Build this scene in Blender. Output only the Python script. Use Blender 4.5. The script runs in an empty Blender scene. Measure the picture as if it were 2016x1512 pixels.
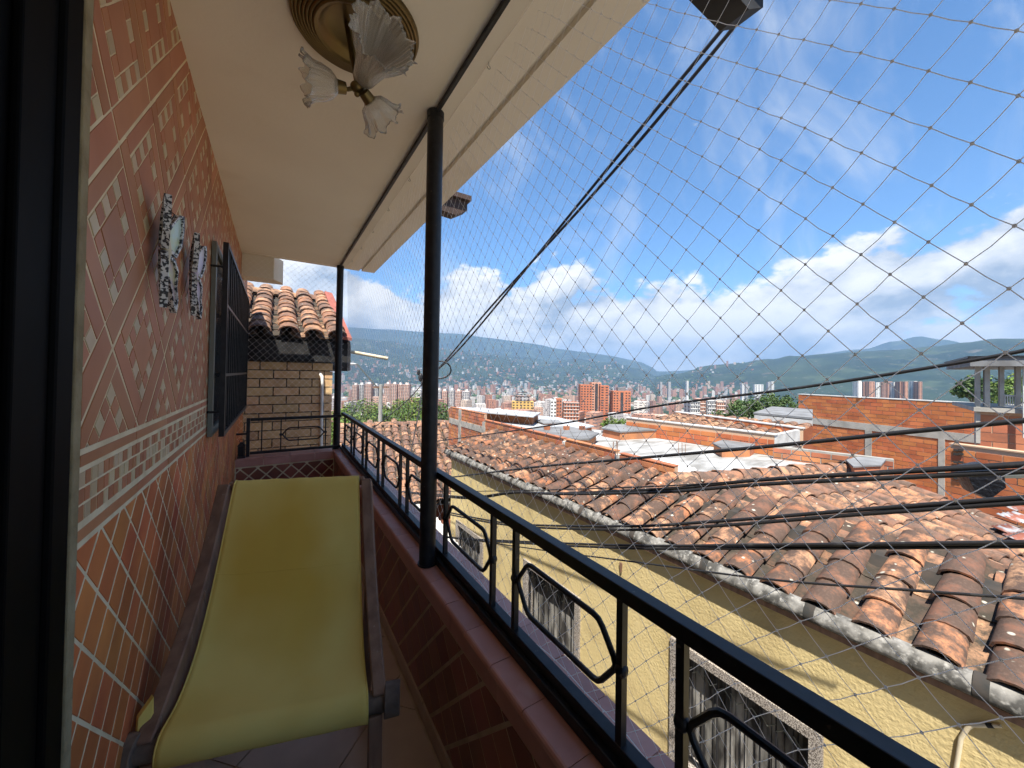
import bpy, math, random
from mathutils import Vector, Matrix, noise as mn
random.seed(7)
SC = bpy.context.scene
COL = SC.collection
V = Vector
# ------------------------------------------------------------------ camera
FPX, CX, CY, CAMZ = 735.0, 1008.0, 728.708, 1.30
TH, PI_, RO = math.radians(32.3686), math.radians(0.7), 0.0165
_s, _c = math.sin(TH), math.cos(TH)
CF = V((_s*math.cos(PI_), _c*math.cos(PI_), math.sin(PI_)))
_R0 = V((_c, -_s, 0)); _U0 = _R0.cross(CF)
CR = _R0*math.cos(RO) + _U0*math.sin(RO)
CU = _U0*math.cos(RO) - _R0*math.sin(RO)
CO = V((0, 0, CAMZ))
cam = bpy.data.objects.new('camera', bpy.data.cameras.new('camera')); COL.objects.link(cam)
cam.matrix_world = Matrix(((CR.x, CU.x, -CF.x, 0), (CR.y, CU.y, -CF.y, 0), (CR.z, CU.z, -CF.z, CAMZ), (0, 0, 0, 1)))
cam.data.sensor_width = 36.0
cam.data.lens = FPX/2016*36
cam.data.shift_y = -(756-CY)/2016
cam.data.clip_start = 0.02; cam.data.clip_end = 60000
SC.camera = cam
# ------------------------------------------------------------------ sky, sun, exposure
SUN_EL = math.radians(62); SUN_H = V((-0.64, -0.77, 0)).normalized()
SUN_DIR = V((SUN_H.x*math.cos(SUN_EL), SUN_H.y*math.cos(SUN_EL), math.sin(SUN_EL)))
W = bpy.data.worlds.new('World'); SC.world = W; W.use_nodes = True
def world_nodes():
    nt = W.node_tree; nt.nodes.clear(); N = nt.nodes.new; L = nt.links.new
    def math_(op, a, b=None, c=None, clamp=False):
        n = N('ShaderNodeMath'); n.operation = op; n.use_clamp = clamp
        for i, x in enumerate((a, b, c)):
            if x is None: continue
            if isinstance(x, (int, float)): n.inputs[i].default_value = x
            else: L(x, n.inputs[i])
        return n.outputs[0]
    def remap(x, a, b, c=0.0, d=1.0):
        n = N('ShaderNodeMapRange'); n.interpolation_type = 'SMOOTHSTEP'
        L(x, n.inputs[0]); n.inputs[1].default_value = a; n.inputs[2].default_value = b
        for i, q in ((3, c), (4, d)):
            if isinstance(q, (int, float)): n.inputs[i].default_value = q
            else: L(q, n.inputs[i])
        return n.outputs[0]
    out = N('ShaderNodeOutputWorld'); bg = N('ShaderNodeBackground'); L(bg.outputs[0], out.inputs[0])
    sky = N('ShaderNodeTexSky'); sky.sky_type = 'NISHITA'; sky.sun_disc = False
    sky.sun_elevation = SUN_EL; sky.sun_rotation = math.atan2(SUN_H.x, SUN_H.y)
    sky.altitude = 1600; sky.air_density = 1.0; sky.dust_density = 0.3; sky.ozone_density = 1.6
    tc = N('ShaderNodeTexCoord'); sep = N('ShaderNodeSeparateXYZ'); L(tc.outputs['Generated'], sep.inputs[0])
    z = sep.outputs[2]
    def fbm(sx, sy, sz, scale, detail, rough, off=(0, 0, 0), dist=0.0):
        m = N('ShaderNodeMapping'); m.inputs['Scale'].default_value = (sx, sy, sz); m.inputs['Location'].default_value = off
        L(tc.outputs['Generated'], m.inputs[0])
        n = N('ShaderNodeTexNoise'); n.inputs['Scale'].default_value = scale; n.inputs['Detail'].default_value = detail
        n.inputs['Roughness'].default_value = rough; n.inputs['Distortion'].default_value = dist
        L(m.outputs[0], n.inputs[0]); return n.outputs[0]
    OFF = (0.35, 1.1, 0.0)
    n1 = fbm(1, 1, 1.7, 3.4, 11, 0.585, OFF, .1)
    n2 = fbm(1, 1, 1.7, 3.4, 9, 0.585, (OFF[0]-.035, OFF[1]-.02, OFF[2]+.075), .15)
    thr = remap(z, 0.13, 0.40, 0.345, 0.69)
    d = math_('SUBTRACT', n1, thr)
    mask = remap(d, 0.0, 0.055)
    shade = math_('MULTIPLY_ADD', math_('SUBTRACT', n1, n2), 4.3, 0.58, True)
    core = remap(d, 0.03, 0.30, 1.0, 0.70)
    shade = math_('MULTIPLY', shade, core)
    cr = N('ShaderNodeValToRGB'); L(shade, cr.inputs[0])
    cr.color_ramp.elements[0].position = 0.05; cr.color_ramp.elements[0].color = (2.3, 2.75, 3.4, 1)
    cr.color_ramp.elements[1].position = 0.75; cr.color_ramp.elements[1].color = (6.6, 6.5, 6.35, 1)
    ci = fbm(.9, 2.4, 1.3, 3.0, 7, 0.62, (2.2, .4, 1.0), .8)
    cmask = math_('MULTIPLY', remap(ci, 0.47, 0.80), remap(z, 0.02, 0.25, 0.2, .5))
    mx1 = N('ShaderNodeMix'); mx1.data_type = 'RGBA'; L(cmask, mx1.inputs[0])
    sb = N('ShaderNodeMix'); sb.data_type = 'RGBA'; sb.blend_type = 'MULTIPLY'; sb.inputs[0].default_value = 1.0
    L(sky.outputs[0], sb.inputs[6]); sb.inputs[7].default_value = (.72, 1.06, 1.27, 1)
    L(sb.outputs[2], mx1.inputs[6]); mx1.inputs[7].default_value = (4.6, 4.9, 5.3, 1)
    mx2 = N('ShaderNodeMix'); mx2.data_type = 'RGBA'; L(mask, mx2.inputs[0]); L(mx1.outputs[2], mx2.inputs[6]); L(cr.outputs[0], mx2.inputs[7])
    L(mx2.outputs[2], bg.inputs[0]); bg.inputs[1].default_value = 0.0665
world_nodes()
sun = bpy.data.objects.new('sun', bpy.data.lights.new('sun', 'SUN')); COL.objects.link(sun)
sun.data.energy = 4.0; sun.data.angle = math.radians(0.5); sun.data.color = (1.0, 0.94, 0.84)
sun.rotation_euler = SUN_DIR.to_track_quat('Z', 'Y').to_euler()
SC.view_settings.view_transform = 'Standard'; SC.view_settings.look = 'None'
SC.view_settings.exposure = 1.62; SC.view_settings.gamma = 1.0; SC.view_settings.use_curve_mapping = False
SC.render.engine = 'CYCLES'
SC.cycles.use_denoising = True
SC.cycles.max_bounces = 10; SC.cycles.diffuse_bounces = 7; SC.cycles.transparent_max_bounces = 12
SC.cycles.volume_bounces = 0; SC.cycles.sample_clamp_indirect = 6.0
# ------------------------------------------------------------------ pixel to position
def ray(x, y): return CF + CR*((x-CX)/FPX) + CU*((CY-y)/FPX)
def P(x, y, X=None, Y=None, Z=None, D=None, pl=None):
    d = ray(x, y)
    if X is not None: t = X/d.x
    elif Y is not None: t = Y/d.y
    elif Z is not None: t = (Z-CAMZ)/d.z
    elif D is not None: t = D
    else: t = (V(pl[0])-CO).dot(V(pl[1]))/d.dot(V(pl[1]))
    return CO + d*t
def dist(p): return (V(p)-CO).length
# ------------------------------------------------------------------ mesh helpers
class MB:
    def __init__(s): s.v = []; s.f = []
    def add(s, vs, fs):
        b = len(s.v); s.v += [tuple(p) for p in vs]; s.f += [tuple(i+b for i in f) for f in fs]; return s
    def hexa(s, p):
        return s.add(p, [(3,2,1,0),(4,5,6,7),(0,1,5,4),(1,2,6,5),(2,3,7,6),(3,0,4,7)])
    def box(s, x0, x1, y0, y1, z0, z1):
        return s.hexa([(x0,y0,z0),(x1,y0,z0),(x1,y1,z0),(x0,y1,z0),(x0,y0,z1),(x1,y0,z1),(x1,y1,z1),(x0,y1,z1)])
    def obox(s, c, a, b, u):
        c, a, b, u = V(c), V(a), V(b), V(u)
        return s.hexa([c-a-b-u, c+a-b-u, c+a+b-u, c-a+b-u, c-a-b+u, c+a-b+u, c+a+b+u, c-a+b+u])
    def beam(s, p, q, w, h, up=(0,0,1)):
        p, q = V(p), V(q); d = (q-p); n = d.normalized(); up = V(up)
        a = n.cross(up)
        if a.length < 1e-4: a = n.cross(V((1,0,0)))
        a.normalize(); u = a.cross(n)
        return s.obox((p+q)/2, d/2, a*w/2, u*h/2)
    def prism(s, poly, off):
        n = len(poly); off = V(off); a = [V(p) for p in poly]; b = [p+off for p in a]
        return s.add(a+b, [tuple(range(n-1,-1,-1)), tuple(range(n,2*n))] + [(i,(i+1)%n,n+(i+1)%n,n+i) for i in range(n)])
    def tube(s, pts, r, n=8, cap=True, closed=False):
        pts = [V(p) for p in pts]; m = len(pts); rs = r if isinstance(r, (list, tuple)) else [r]*m
        base = len(s.v); prev = None
        for i, p in enumerate(pts):
            if closed: t = pts[(i+1) % m]-pts[i-1]
            else: t = pts[min(i+1, m-1)]-pts[max(i-1, 0)]
            t.normalize()
            if prev is None:
                a = t.cross(V((0,0,1)))
                if a.length < 1e-3: a = t.cross(V((1,0,0)))
            else: a = prev - t*prev.dot(t)
            a.normalize(); prev = a; b = t.cross(a)
            for k in range(n):
                th = 2*math.pi*k/n; s.v.append(tuple(p + a*(rs[i]*math.cos(th)) + b*(rs[i]*math.sin(th))))
        for i in range(m if closed else m-1):
            j = (i+1) % m
            for k in range(n):
                s.f.append((base+i*n+k, base+i*n+(k+1)%n, base+j*n+(k+1)%n, base+j*n+k))
        if cap and not closed:
            s.f.append(tuple(base+k for k in range(n-1,-1,-1))); s.f.append(tuple(base+(m-1)*n+k for k in range(n)))
        return s
    def lathe(s, prof, n=32, M=Matrix(), wave=None):
        base = len(s.v); m = len(prof)
        for i, (r, z) in enumerate(prof):
            for k in range(n):
                th = 2*math.pi*k/n; rr, zz = r, z
                if wave: rr, zz = wave(i, th, r, z)
                s.v.append(tuple(M @ V((rr*math.cos(th), rr*math.sin(th), zz))))
        for i in range(m-1):
            for k in range(n):
                s.f.append((base+i*n+k, base+i*n+(k+1)%n, base+(i+1)*n+(k+1)%n, base+(i+1)*n+k))
        return s
    def ball(s, c, r, nu=8, nv=6, sq=(1,1,1)):
        c = V(c); base = len(s.v)
        for i in range(nv+1):
            ph = math.pi*i/nv
            for k in range(nu):
                th = 2*math.pi*k/nu
                s.v.append((c.x+r*sq[0]*math.sin(ph)*math.cos(th), c.y+r*sq[1]*math.sin(ph)*math.sin(th), c.z+r*sq[2]*math.cos(ph)))
        for i in range(nv):
            for k in range(nu):
                s.f.append((base+(i+1)*nu+k, base+(i+1)*nu+(k+1)%nu, base+i*nu+(k+1)%nu, base+i*nu+k))
        return s
    def mesh(s, name, mat, smooth=False):
        m = bpy.data.meshes.new(name); m.from_pydata(s.v, [], s.f)
        if mat is not None: m.materials.append(mat)
        if smooth:
            m.polygons.foreach_set('use_smooth', [True]*len(m.polygons))
            if smooth != 'all': m.set_sharp_from_angle(angle=math.radians(smooth if isinstance(smooth, (int, float)) and smooth is not True else 40))
        m.update(); return m
    def build(s, name, mat, parent=None, smooth=False, kind=None, bevel=0):
        o = link(bpy.data.objects.new(name, s.mesh(name, mat, smooth)), parent)
        if kind: o['kind'] = kind
        if bevel:
            b = o.modifiers.new('bevel', 'BEVEL'); b.width = bevel; b.segments = 2; b.limit_method = 'ANGLE'
        return o
def link(o, parent=None, M=None):
    COL.objects.link(o)
    if parent is not None:
        o.parent = parent; o.matrix_parent_inverse = Matrix.Translation(-parent_loc(parent))
    if M is not None: o.matrix_basis = M
    return o
def parent_loc(p):
    return V(p['_loc']) if '_loc' in p else V((0,0,0))
def thing(name, label, cat, loc=(0,0,0), group=None, kind=None):
    o = bpy.data.objects.new(name, None); COL.objects.link(o); o.location = loc; o.empty_display_size = .1
    o['_loc'] = list(V(loc)); return tag(o, label, cat, group, kind)
def tag(o, label=None, cat=None, group=None, kind=None):
    if label: o['label'] = label
    if cat: o['category'] = cat
    if group: o['group'] = group
    if kind: o['kind'] = kind
    return o
def pieces(parent, name, items, limit=300):
    """items: (mesh, matrix); the nearest become objects that share mesh data, the rest one joined part"""
    items = sorted(items, key=lambda it: dist(it[1].translation))
    for me, M in items[:limit]:
        link(bpy.data.objects.new(name, me), parent, M)
    rest = items[limit:]
    if rest:
        mb = MB()
        for me, M in rest:
            mb.add([M @ v.co for v in me.vertices], [tuple(p.vertices) for p in me.polygons])
        sm = rest[0][0].polygons[0].use_smooth
        o = mb.build(name, rest[0][0].materials[0], parent, smooth='all' if sm else False, kind='stuff')
def clip(poly, x0, x1, y0, y1):
    for ax, lim, sg in ((0, x0, 1), (0, x1, -1), (1, y0, 1), (1, y1, -1)):
        out = []
        for i in range(len(poly)):
            p, q = poly[i], poly[(i+1) % len(poly)]
            a, b = (p[ax]-lim)*sg, (q[ax]-lim)*sg
            if a >= 0: out.append(p)
            if (a >= 0) != (b >= 0):
                t = a/(a-b); out.append((p[0]+(q[0]-p[0])*t, p[1]+(q[1]-p[1])*t))
        poly = out
        if len(poly) < 3: return []
    ar = sum(poly[i][0]*poly[(i+1)%len(poly)][1]-poly[(i+1)%len(poly)][0]*poly[i][1] for i in range(len(poly)))/2
    return poly if abs(ar) > 2.5e-5 else []
def poly_pieces(parent, name, polys, to3, depth, mat, limit=300, chamfer=.0012):
    """polys in surface coordinates; to3(a,b,d) gives the point d in front of the surface"""
    its = []
    for pl in polys:
        n = len(pl); ca = sum(p[0] for p in pl)/n; cb = sum(p[1] for p in pl)/n
        c = to3(ca, cb, 0); dd = depth*(1+random.uniform(-.25, .25))
        tx, ty = random.uniform(-.006, .006), random.uniform(-.006, .006)
        base = [to3(a, b, -.002)-c for a, b in pl]
        top = []
        for a, b in pl:
            l = math.hypot(a-ca, b-cb) or 1; k = 1-chamfer/l
            aa, bb = ca+(a-ca)*k, cb+(b-cb)*k
            top.append(to3(aa, bb, dd+(aa-ca)*tx+(bb-cb)*ty)-c)
        its.append((dist(c), c, base+top, [tuple(range(n, 2*n))]+[(i, (i+1)%n, n+(i+1)%n, n+i) for i in range(n)]))
    its.sort(key=lambda t: t[0])
    for d, c, vs, fs in its[:limit]:
        mb = MB().add(vs, fs); o = bpy.data.objects.new(name, mb.mesh(name, mat)); link(o, parent, Matrix.Translation(c))
    if its[limit:]:
        mb = MB()
        for d, c, vs, fs in its[limit:]: mb.add([v+c for v in vs], fs)
        mb.build(name, mat, parent, kind='stuff')
def frame(o, x, y, z):
    o, x, y, z = V(o), V(x), V(y), V(z)
    return Matrix(((x.x,y.x,z.x,o.x),(x.y,y.y,z.y,o.y),(x.z,y.z,z.z,o.z),(0,0,0,1)))
# ------------------------------------------------------------------ materials
def mat(name, col, rough=.7, col2=None, nscale=6, nlo=.4, nhi=.65, var=.12, bump=0, bscale=40, bdist=.002, metal=0, spec=.4, detail=5,
        third=None, tscale=20, tlo=.62, thi=.68, trans=0, stretch=None, hue=0, ior=1.45, voro=False):
    m = bpy.data.materials.new(name); m.use_nodes = True; nt = m.node_tree; N = nt.nodes.new; L = nt.links.new
    b = nt.nodes['Principled BSDF']
    b.inputs['Roughness'].default_value = rough; b.inputs['Metallic'].default_value = metal
    b.inputs['Specular IOR Level'].default_value = spec; b.inputs['IOR'].default_value = ior
    b.inputs['Transmission Weight'].default_value = trans
    tc = N('ShaderNodeTexCoord'); oi = N('ShaderNodeObjectInfo'); ge = N('ShaderNodeNewGeometry')
    co = ge.outputs['Position']
    if stretch:
        mp = N('ShaderNodeMapping'); mp.inputs['Scale'].default_value = stretch; L(co, mp.inputs[0]); co = mp.outputs[0]
    def rgb(c): 
        n = N('ShaderNodeRGB'); n.outputs[0].default_value = (*c, 1); return n.outputs[0]
    def noise(scale, det, lo, hi):
        n = N('ShaderNodeTexNoise'); n.inputs['Scale'].default_value = scale; n.inputs['Detail'].default_value = det; L(co, n.inputs[0])
        r = N('ShaderNodeMapRange'); r.inputs[1].default_value = lo; r.inputs[2].default_value = hi; L(n.outputs[0], r.inputs[0]); return r.outputs[0]
    def mix(f, a, bb):
        n = N('ShaderNodeMix'); n.data_type = 'RGBA'
        if isinstance(f, float): n.inputs[0].default_value = f
        else: L(f, n.inputs[0])
        L(a, n.inputs[6]); L(bb, n.inputs[7]); return n.outputs[2]
    c = rgb(col)
    if col2: c = mix(noise(nscale, detail, nlo, nhi), c, rgb(col2))
    if third: c = mix(noise(tscale, 3, tlo, thi), c, rgb(third))
    if var or hue:
        ad = N('ShaderNodeMath'); ad.operation = 'ADD'; L(oi.outputs['Random'], ad.inputs[0]); L(ge.outputs['Random Per Island'], ad.inputs[1])
        fr = N('ShaderNodeMath'); fr.operation = 'FRACT'; L(ad.outputs[0], fr.inputs[0])
        mr = N('ShaderNodeMapRange'); L(fr.outputs[0], mr.inputs[0]); mr.inputs[3].default_value = 1-var; mr.inputs[4].default_value = 1+var
        h = N('ShaderNodeHueSaturation'); L(mr.outputs[0], h.inputs['Value']); L(c, h.inputs['Color'])
        if hue:
            m2 = N('ShaderNodeMath'); m2.operation = 'MULTIPLY'; L(fr.outputs[0], m2.inputs[0]); m2.inputs[1].default_value = 7.31
            f2 = N('ShaderNodeMath'); f2.operation = 'FRACT'; L(m2.outputs[0], f2.inputs[0])
            mh = N('ShaderNodeMapRange'); L(f2.outputs[0], mh.inputs[0]); mh.inputs[3].default_value = .5-hue; mh.inputs[4].default_value = .5+hue
            L(mh.outputs[0], h.inputs['Hue'])
        c = h.outputs[0]
    L(c, b.inputs['Base Color'])
    if bump:
        if voro:
            n = N('ShaderNodeTexVoronoi'); n.inputs['Scale'].default_value = bscale; L(co, n.inputs[0]); ho = n.outputs[0]
        else:
            n = N('ShaderNodeTexNoise'); n.inputs['Scale'].default_value = bscale; n.inputs['Detail'].default_value = 6; L(co, n.inputs[0]); ho = n.outputs[0]
        bp = N('ShaderNodeBump'); bp.inputs['Strength'].default_value = bump; bp.inputs['Distance'].default_value = bdist
        L(ho, bp.inputs['Height']); L(bp.outputs[0], b.inputs['Normal'])
    return m
def roof_mat(name, dark=(.085,.056,.043), mid=(.22,.105,.065), hot=(.46,.20,.10), lo=.37, hi=.53):
    m = bpy.data.materials.new(name); m.use_nodes = True; nt = m.node_tree; N = nt.nodes.new; L = nt.links.new
    b = nt.nodes['Principled BSDF']; b.inputs['Roughness'].default_value = .9; b.inputs['Specular IOR Level'].default_value = .2
    oi = N('ShaderNodeObjectInfo'); ge = N('ShaderNodeNewGeometry')
    ad = N('ShaderNodeMath'); ad.operation = 'ADD'; L(oi.outputs['Random'], ad.inputs[0]); L(ge.outputs['Random Per Island'], ad.inputs[1])
    fr = N('ShaderNodeMath'); fr.operation = 'FRACT'; L(ad.outputs[0], fr.inputs[0])
    cr = N('ShaderNodeValToRGB'); L(fr.outputs[0], cr.inputs[0]); e = cr.color_ramp.elements
    e[0].position = 0; e[0].color = (*mid, 1); e[1].position = 1; e[1].color = (*hot, 1)
    k = e.new(.30); k.color = (mid[0]*.75, mid[1]*.78, mid[2]*.85, 1); k = e.new(.55); k.color = (hot[0]*.85, hot[1]*.78, hot[2]*.72, 1)
    k = e.new(.8); k.color = (.42, .24, .14, 1)
    def nz(s, d, lo, hi):
        n = N('ShaderNodeTexNoise'); n.inputs['Scale'].default_value = s; n.inputs['Detail'].default_value = d; n.inputs['Roughness'].default_value = .65; L(ge.outputs['Position'], n.inputs[0])
        r = N('ShaderNodeMapRange'); r.inputs[1].default_value = lo; r.inputs[2].default_value = hi; L(n.outputs[0], r.inputs[0]); return r.outputs[0], n.outputs[0]
    def mix(f, a, c):
        n = N('ShaderNodeMix'); n.data_type = 'RGBA'; L(f, n.inputs[0]); L(a, n.inputs[6])
        if isinstance(c, tuple): n.inputs[7].default_value = (*c, 1)
        else: L(c, n.inputs[7])
        return n.outputs[2]
    f1, raw = nz(8, 8, lo, hi); c = mix(f1, cr.outputs[0], dark)
    f3, _ = nz(60, 4, .50, .72); c = mix(f3, c, (dark[0]*1.5, dark[1]*1.5, dark[2]*1.5))
    v = N('ShaderNodeTexVoronoi'); v.inputs['Scale'].default_value = 12; L(ge.outputs['Position'], v.inputs[0])
    vr = N('ShaderNodeMapRange'); vr.inputs[1].default_value = .21; vr.inputs[2].default_value = .14; L(v.outputs['Distance'], vr.inputs[0])
    f4, _ = nz(5.5, 3, .53, .57)
    mu = N('ShaderNodeMath'); mu.operation = 'MULTIPLY'; L(vr.outputs[0], mu.inputs[0]); L(f4, mu.inputs[1])
    c = mix(mu.outputs[0], c, (.42, .40, .33))
    L(c, b.inputs['Base Color'])
    bp = N('ShaderNodeBump'); bp.inputs['Strength'].default_value = .6; bp.inputs['Distance'].default_value = .006; L(raw, bp.inputs['Height']); L(bp.outputs[0], b.inputs['Normal'])
    return m
def facade_mat(name, wall, floor_h=3.0, bay=3.2, var=.25, hue=.0, dark=(.06,.07,.085), lo=.35, hi=.75):
    """a far block: wall colour with rows of window openings"""
    m = bpy.data.materials.new(name); m.use_nodes = True; nt = m.node_tree; N = nt.nodes.new; L = nt.links.new
    b = nt.nodes['Principled BSDF']; b.inputs['Roughness'].default_value = .8
    oi = N('ShaderNodeObjectInfo'); ge = N('ShaderNodeNewGeometry'); se = N('ShaderNodeSeparateXYZ'); L(ge.outputs['Position'], se.inputs[0])
    def ma(op, a, bb=None, cl=False):
        n = N('ShaderNodeMath'); n.operation = op; n.use_clamp = cl
        for i, x in enumerate((a, bb)):
            if x is None: continue
            if isinstance(x, (int, float)): n.inputs[i].default_value = x
            else: L(x, n.inputs[i])
        return n.outputs[0]
    fz = ma('FRACT', ma('DIVIDE', se.outputs[2], floor_h)); u = ma('ADD', se.outputs[0], se.outputs[1]); fu = ma('FRACT', ma('DIVIDE', u, bay))
    wz = ma('MULTIPLY', ma('GREATER_THAN', fz, lo), ma('LESS_THAN', fz, hi)); wu = ma('MULTIPLY', ma('GREATER_THAN', fu, .25), ma('LESS_THAN', fu, .8))
    sn = N('ShaderNodeSeparateXYZ'); L(ge.outputs['Normal'], sn.inputs[0]); side = ma('LESS_THAN', ma('ABSOLUTE', sn.outputs[2]), .5)
    w = ma('MULTIPLY', ma('MULTIPLY', wz, wu), side)
    fr = ma('FRACT', ma('ADD', oi.outputs['Random'], ge.outputs['Random Per Island']))
    cr = N('ShaderNodeValToRGB'); L(fr, cr.inputs[0]); e = cr.color_ramp.elements; cr.color_ramp.interpolation = 'CONSTANT'
    cols = wall if isinstance(wall, list) else [wall]
    e[0].color = (*cols[0], 1); e[0].position = 0
    if len(cols) == 1: e[1].color = (*cols[0], 1); e[1].position = 1
    else:
        e[1].color = (*cols[1], 1); e[1].position = 1/len(cols)
        for i in range(2, len(cols)): k = e.new(i/len(cols)); k.color = (*cols[i], 1)
    mx = N('ShaderNodeMix'); mx.data_type = 'RGBA'; L(ma('MULTIPLY', w, .8), mx.inputs[0]); L(cr.outputs[0], mx.inputs[6]); mx.inputs[7].default_value = (*dark, 1)
    L(mx.outputs[2], b.inputs['Base Color']); return m
M_CEIL = mat('ceiling_plaster', (.82,.77,.66), .9, (.74,.68,.57), 1.1, .35, .68, var=0, bump=.35, bscale=90, bdist=.0016, third=(.66,.58,.46), tscale=2.3, tlo=.60, thi=.86)
M_GROUT = mat('cream_grout', (.74,.62,.40), .9, (.62,.50,.31), 14, var=0, bump=.3, bscale=120)
M_TILE_UP = mat('rose_brown_tile', (.45,.190,.095), .5, (.37,.145,.070), 4, var=.11, bump=.06, bscale=60, hue=.006, spec=.22)
M_TILE_LOW = mat('burnt_orange_tile', (.58,.19,.062), .5, (.42,.115,.045), 3.5, var=.16, bump=.06, bscale=60, hue=.01, spec=.22)
M_MOS = mat('cream_mosaic', (.56,.43,.26), .45, (.47,.35,.21), 8, var=.1, hue=.01)
M_TILE_PAR = mat('dark_red_tile', (.30,.10,.065), .30, (.23,.075,.05), 5, var=.18, bump=.06, bscale=50, hue=.008, spec=.25)
M_GROUT_P = mat('tan_grout', (.58,.43,.28), .9, (.46,.34,.21), 12, var=0)
M_LEDGE = mat('ledge_clay_tile', (.60,.30,.235), .42, (.53,.25,.19), 7, var=.10, bump=.12, bscale=35, third=(.66,.37,.30), tscale=9, tlo=.62, thi=.8, spec=.35)
M_FLOOR = mat('beige_floor_tile', (.58,.42,.29), .3, (.50,.35,.24), 6, var=.06, spec=.5)
M_IRON = mat('black_iron_paint', (.012,.012,.014), .42, (.022,.022,.024), 30, var=0, bump=.3, bscale=70, bdist=.0008, spec=.4, third=(.085,.07,.055), tscale=55, tlo=.70, thi=.74)
M_DOOR = mat('black_door_paint', (.002,.002,.002), .6, (.003,.003,.003), 10, var=0, spec=.05)
M_BRASS = mat('aged_brass', (.20,.145,.062), .42, (.11,.075,.032), 5, .35, .7, var=0, metal=.9)
M_GLASS = mat('pressed_glass', (.93,.91,.86), .22, var=0, trans=.80, spec=.6, ior=1.4)
M_CANVAS = mat('yellow_canvas', (.90,.74,.22), .9, (.82,.68,.21), 2.2, .35, .7, var=0, bump=.35, bscale=500, bdist=.0006, third=(.76,.53,.09), tscale=2.2, tlo=.45, thi=.66)
M_WOOD = mat('old_dark_wood', (.26,.155,.10), .6, (.17,.095,.062), 9, var=.08, bump=.4, bscale=40, bdist=.0015, stretch=(3,3,.6), third=(.30,.24,.19), tscale=26, tlo=.68, thi=.74)
M_WOODG = mat('grey_end_wood', (.20,.15,.11), .75, (.09,.065,.05), 18, var=.05, bump=.6, bscale=50, bdist=.002)
M_WOODD = mat('dark_rafter_wood', (.075,.045,.034), .7, (.045,.028,.022), 9, var=0)
M_NET = mat('pale_net_cord', (.80,.76,.70), .7, var=0)
def translucent(m, amount, col):
    nt = m.node_tree; N = nt.nodes.new; b = nt.nodes['Principled BSDF']; out = nt.nodes['Material Output']
    t = N('ShaderNodeBsdfTranslucent'); t.inputs[0].default_value = (*col, 1); x = N('ShaderNodeMixShader'); x.inputs[0].default_value = amount
    nt.links.new(b.outputs[0], x.inputs[1]); nt.links.new(t.outputs[0], x.inputs[2]); nt.links.new(x.outputs[0], out.inputs['Surface'])
translucent(M_NET, .86, (.96, .93, .89)); translucent(M_CANVAS, .18, (.80, .58, .14))
M_CABLE = mat('black_cable_rubber', (.016,.016,.018), .5, (.05,.05,.05), 14, .6, .75, var=0)
M_ROOF = roof_mat('weathered_clay_tile')
M_ROOF2 = roof_mat('fresh_clay_tile', (.11,.075,.058), (.27,.14,.09), (.46,.235,.135), .42, .58)
M_CHAN = roof_mat('mossy_channel_tile', (.045,.038,.030), (.115,.075,.055), (.19,.105,.07), .36, .56)
M_UNDER = mat('dark_roof_bed', (.055,.045,.038), .95, (.03,.03,.028), 8, var=0)
M_STUCCO = mat('yellow_stucco', (.58,.465,.235), .9, (.53,.42,.20), 3, .35, .7, var=0, bump=.65, bscale=46, bdist=.010, third=(.40,.31,.155), tscale=2.0, tlo=.53, thi=.76)
M_GUTTER = mat('weathered_gutter', (.22,.212,.195), .9, (.06,.058,.053), 12, .40, .60, var=0, bump=.5, bscale=30, bdist=.004, detail=9, third=(.32,.31,.285), tscale=34, tlo=.54, thi=.72)
M_CONC = mat('grey_concrete', (.38,.36,.32), .9, (.27,.26,.23), 4, var=.06, bump=.4, bscale=25, bdist=.004)
M_GRANITE = mat('grey_pebble_surround', (.38,.34,.30), .85, (.09,.075,.065), 130, .46, .56, var=0, bump=.8, bscale=110, bdist=.004, detail=2)
M_PLANK = mat('peeling_white_plank', (.26,.25,.23), .8, (.035,.032,.03), 4, .38, .58, var=.45, stretch=(3,3,.7), detail=8)
M_BRICK_T = mat('tan_brick', (.66,.45,.25), .85, (.54,.345,.18), 9, var=.16, bump=.5, bscale=40, bdist=.003, hue=.008)
M_MORT_D = mat('dark_mortar', (.10,.08,.06), .95, var=0)
M_BRICK_O = mat('orange_block', (.50,.165,.062), .85, (.40,.12,.045), 3, var=.17, bump=.4, bscale=30, bdist=.003, hue=.008)
M_BRICK_W = mat('weathered_orange_brick', (.43,.16,.075), .9, (.26,.11,.065), 2.5, .45, .7, var=.22, bump=.4, bscale=30, bdist=.003, hue=.01)
M_MORT = mat('pale_mortar', (.48,.32,.21), .95, var=0)
M_WHITE = mat('white_roof_paint', (.40,.40,.39), .75, (.20,.195,.18), 1.7, .42, .64, var=0, stretch=(1,2.6,1), detail=8)
M_SILVER = mat('silver_sheet', (.46,.475,.49), .55, (.34,.35,.36), 1.2, var=.05, metal=0)
M_GREY = mat('grey_cement_sheet', (.20,.205,.21), .85, (.13,.13,.13), 3, var=.1)
M_WPAINT = mat('white_paint', (.58,.575,.55), .65, (.44,.43,.41), 5, var=.05)
M_PVC = mat('cream_pvc', (.66,.58,.42), .5, (.52,.44,.30), 12, var=0)
M_PVCW = mat('white_pvc', (.72,.71,.68), .45, (.6,.59,.55), 9, var=0)
M_FASCIA = mat('black_fascia', (.010,.010,.011), .8, (.03,.03,.03), 8, var=0)
M_FLASH = mat('red_flashing', (.34,.105,.075), .7, (.27,.085,.06), 6, var=0)
M_LEAF = mat('green_leaf', (.115,.165,.032), .6, (.065,.115,.022), 1.2, var=.4, hue=.025, spec=.3)
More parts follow.
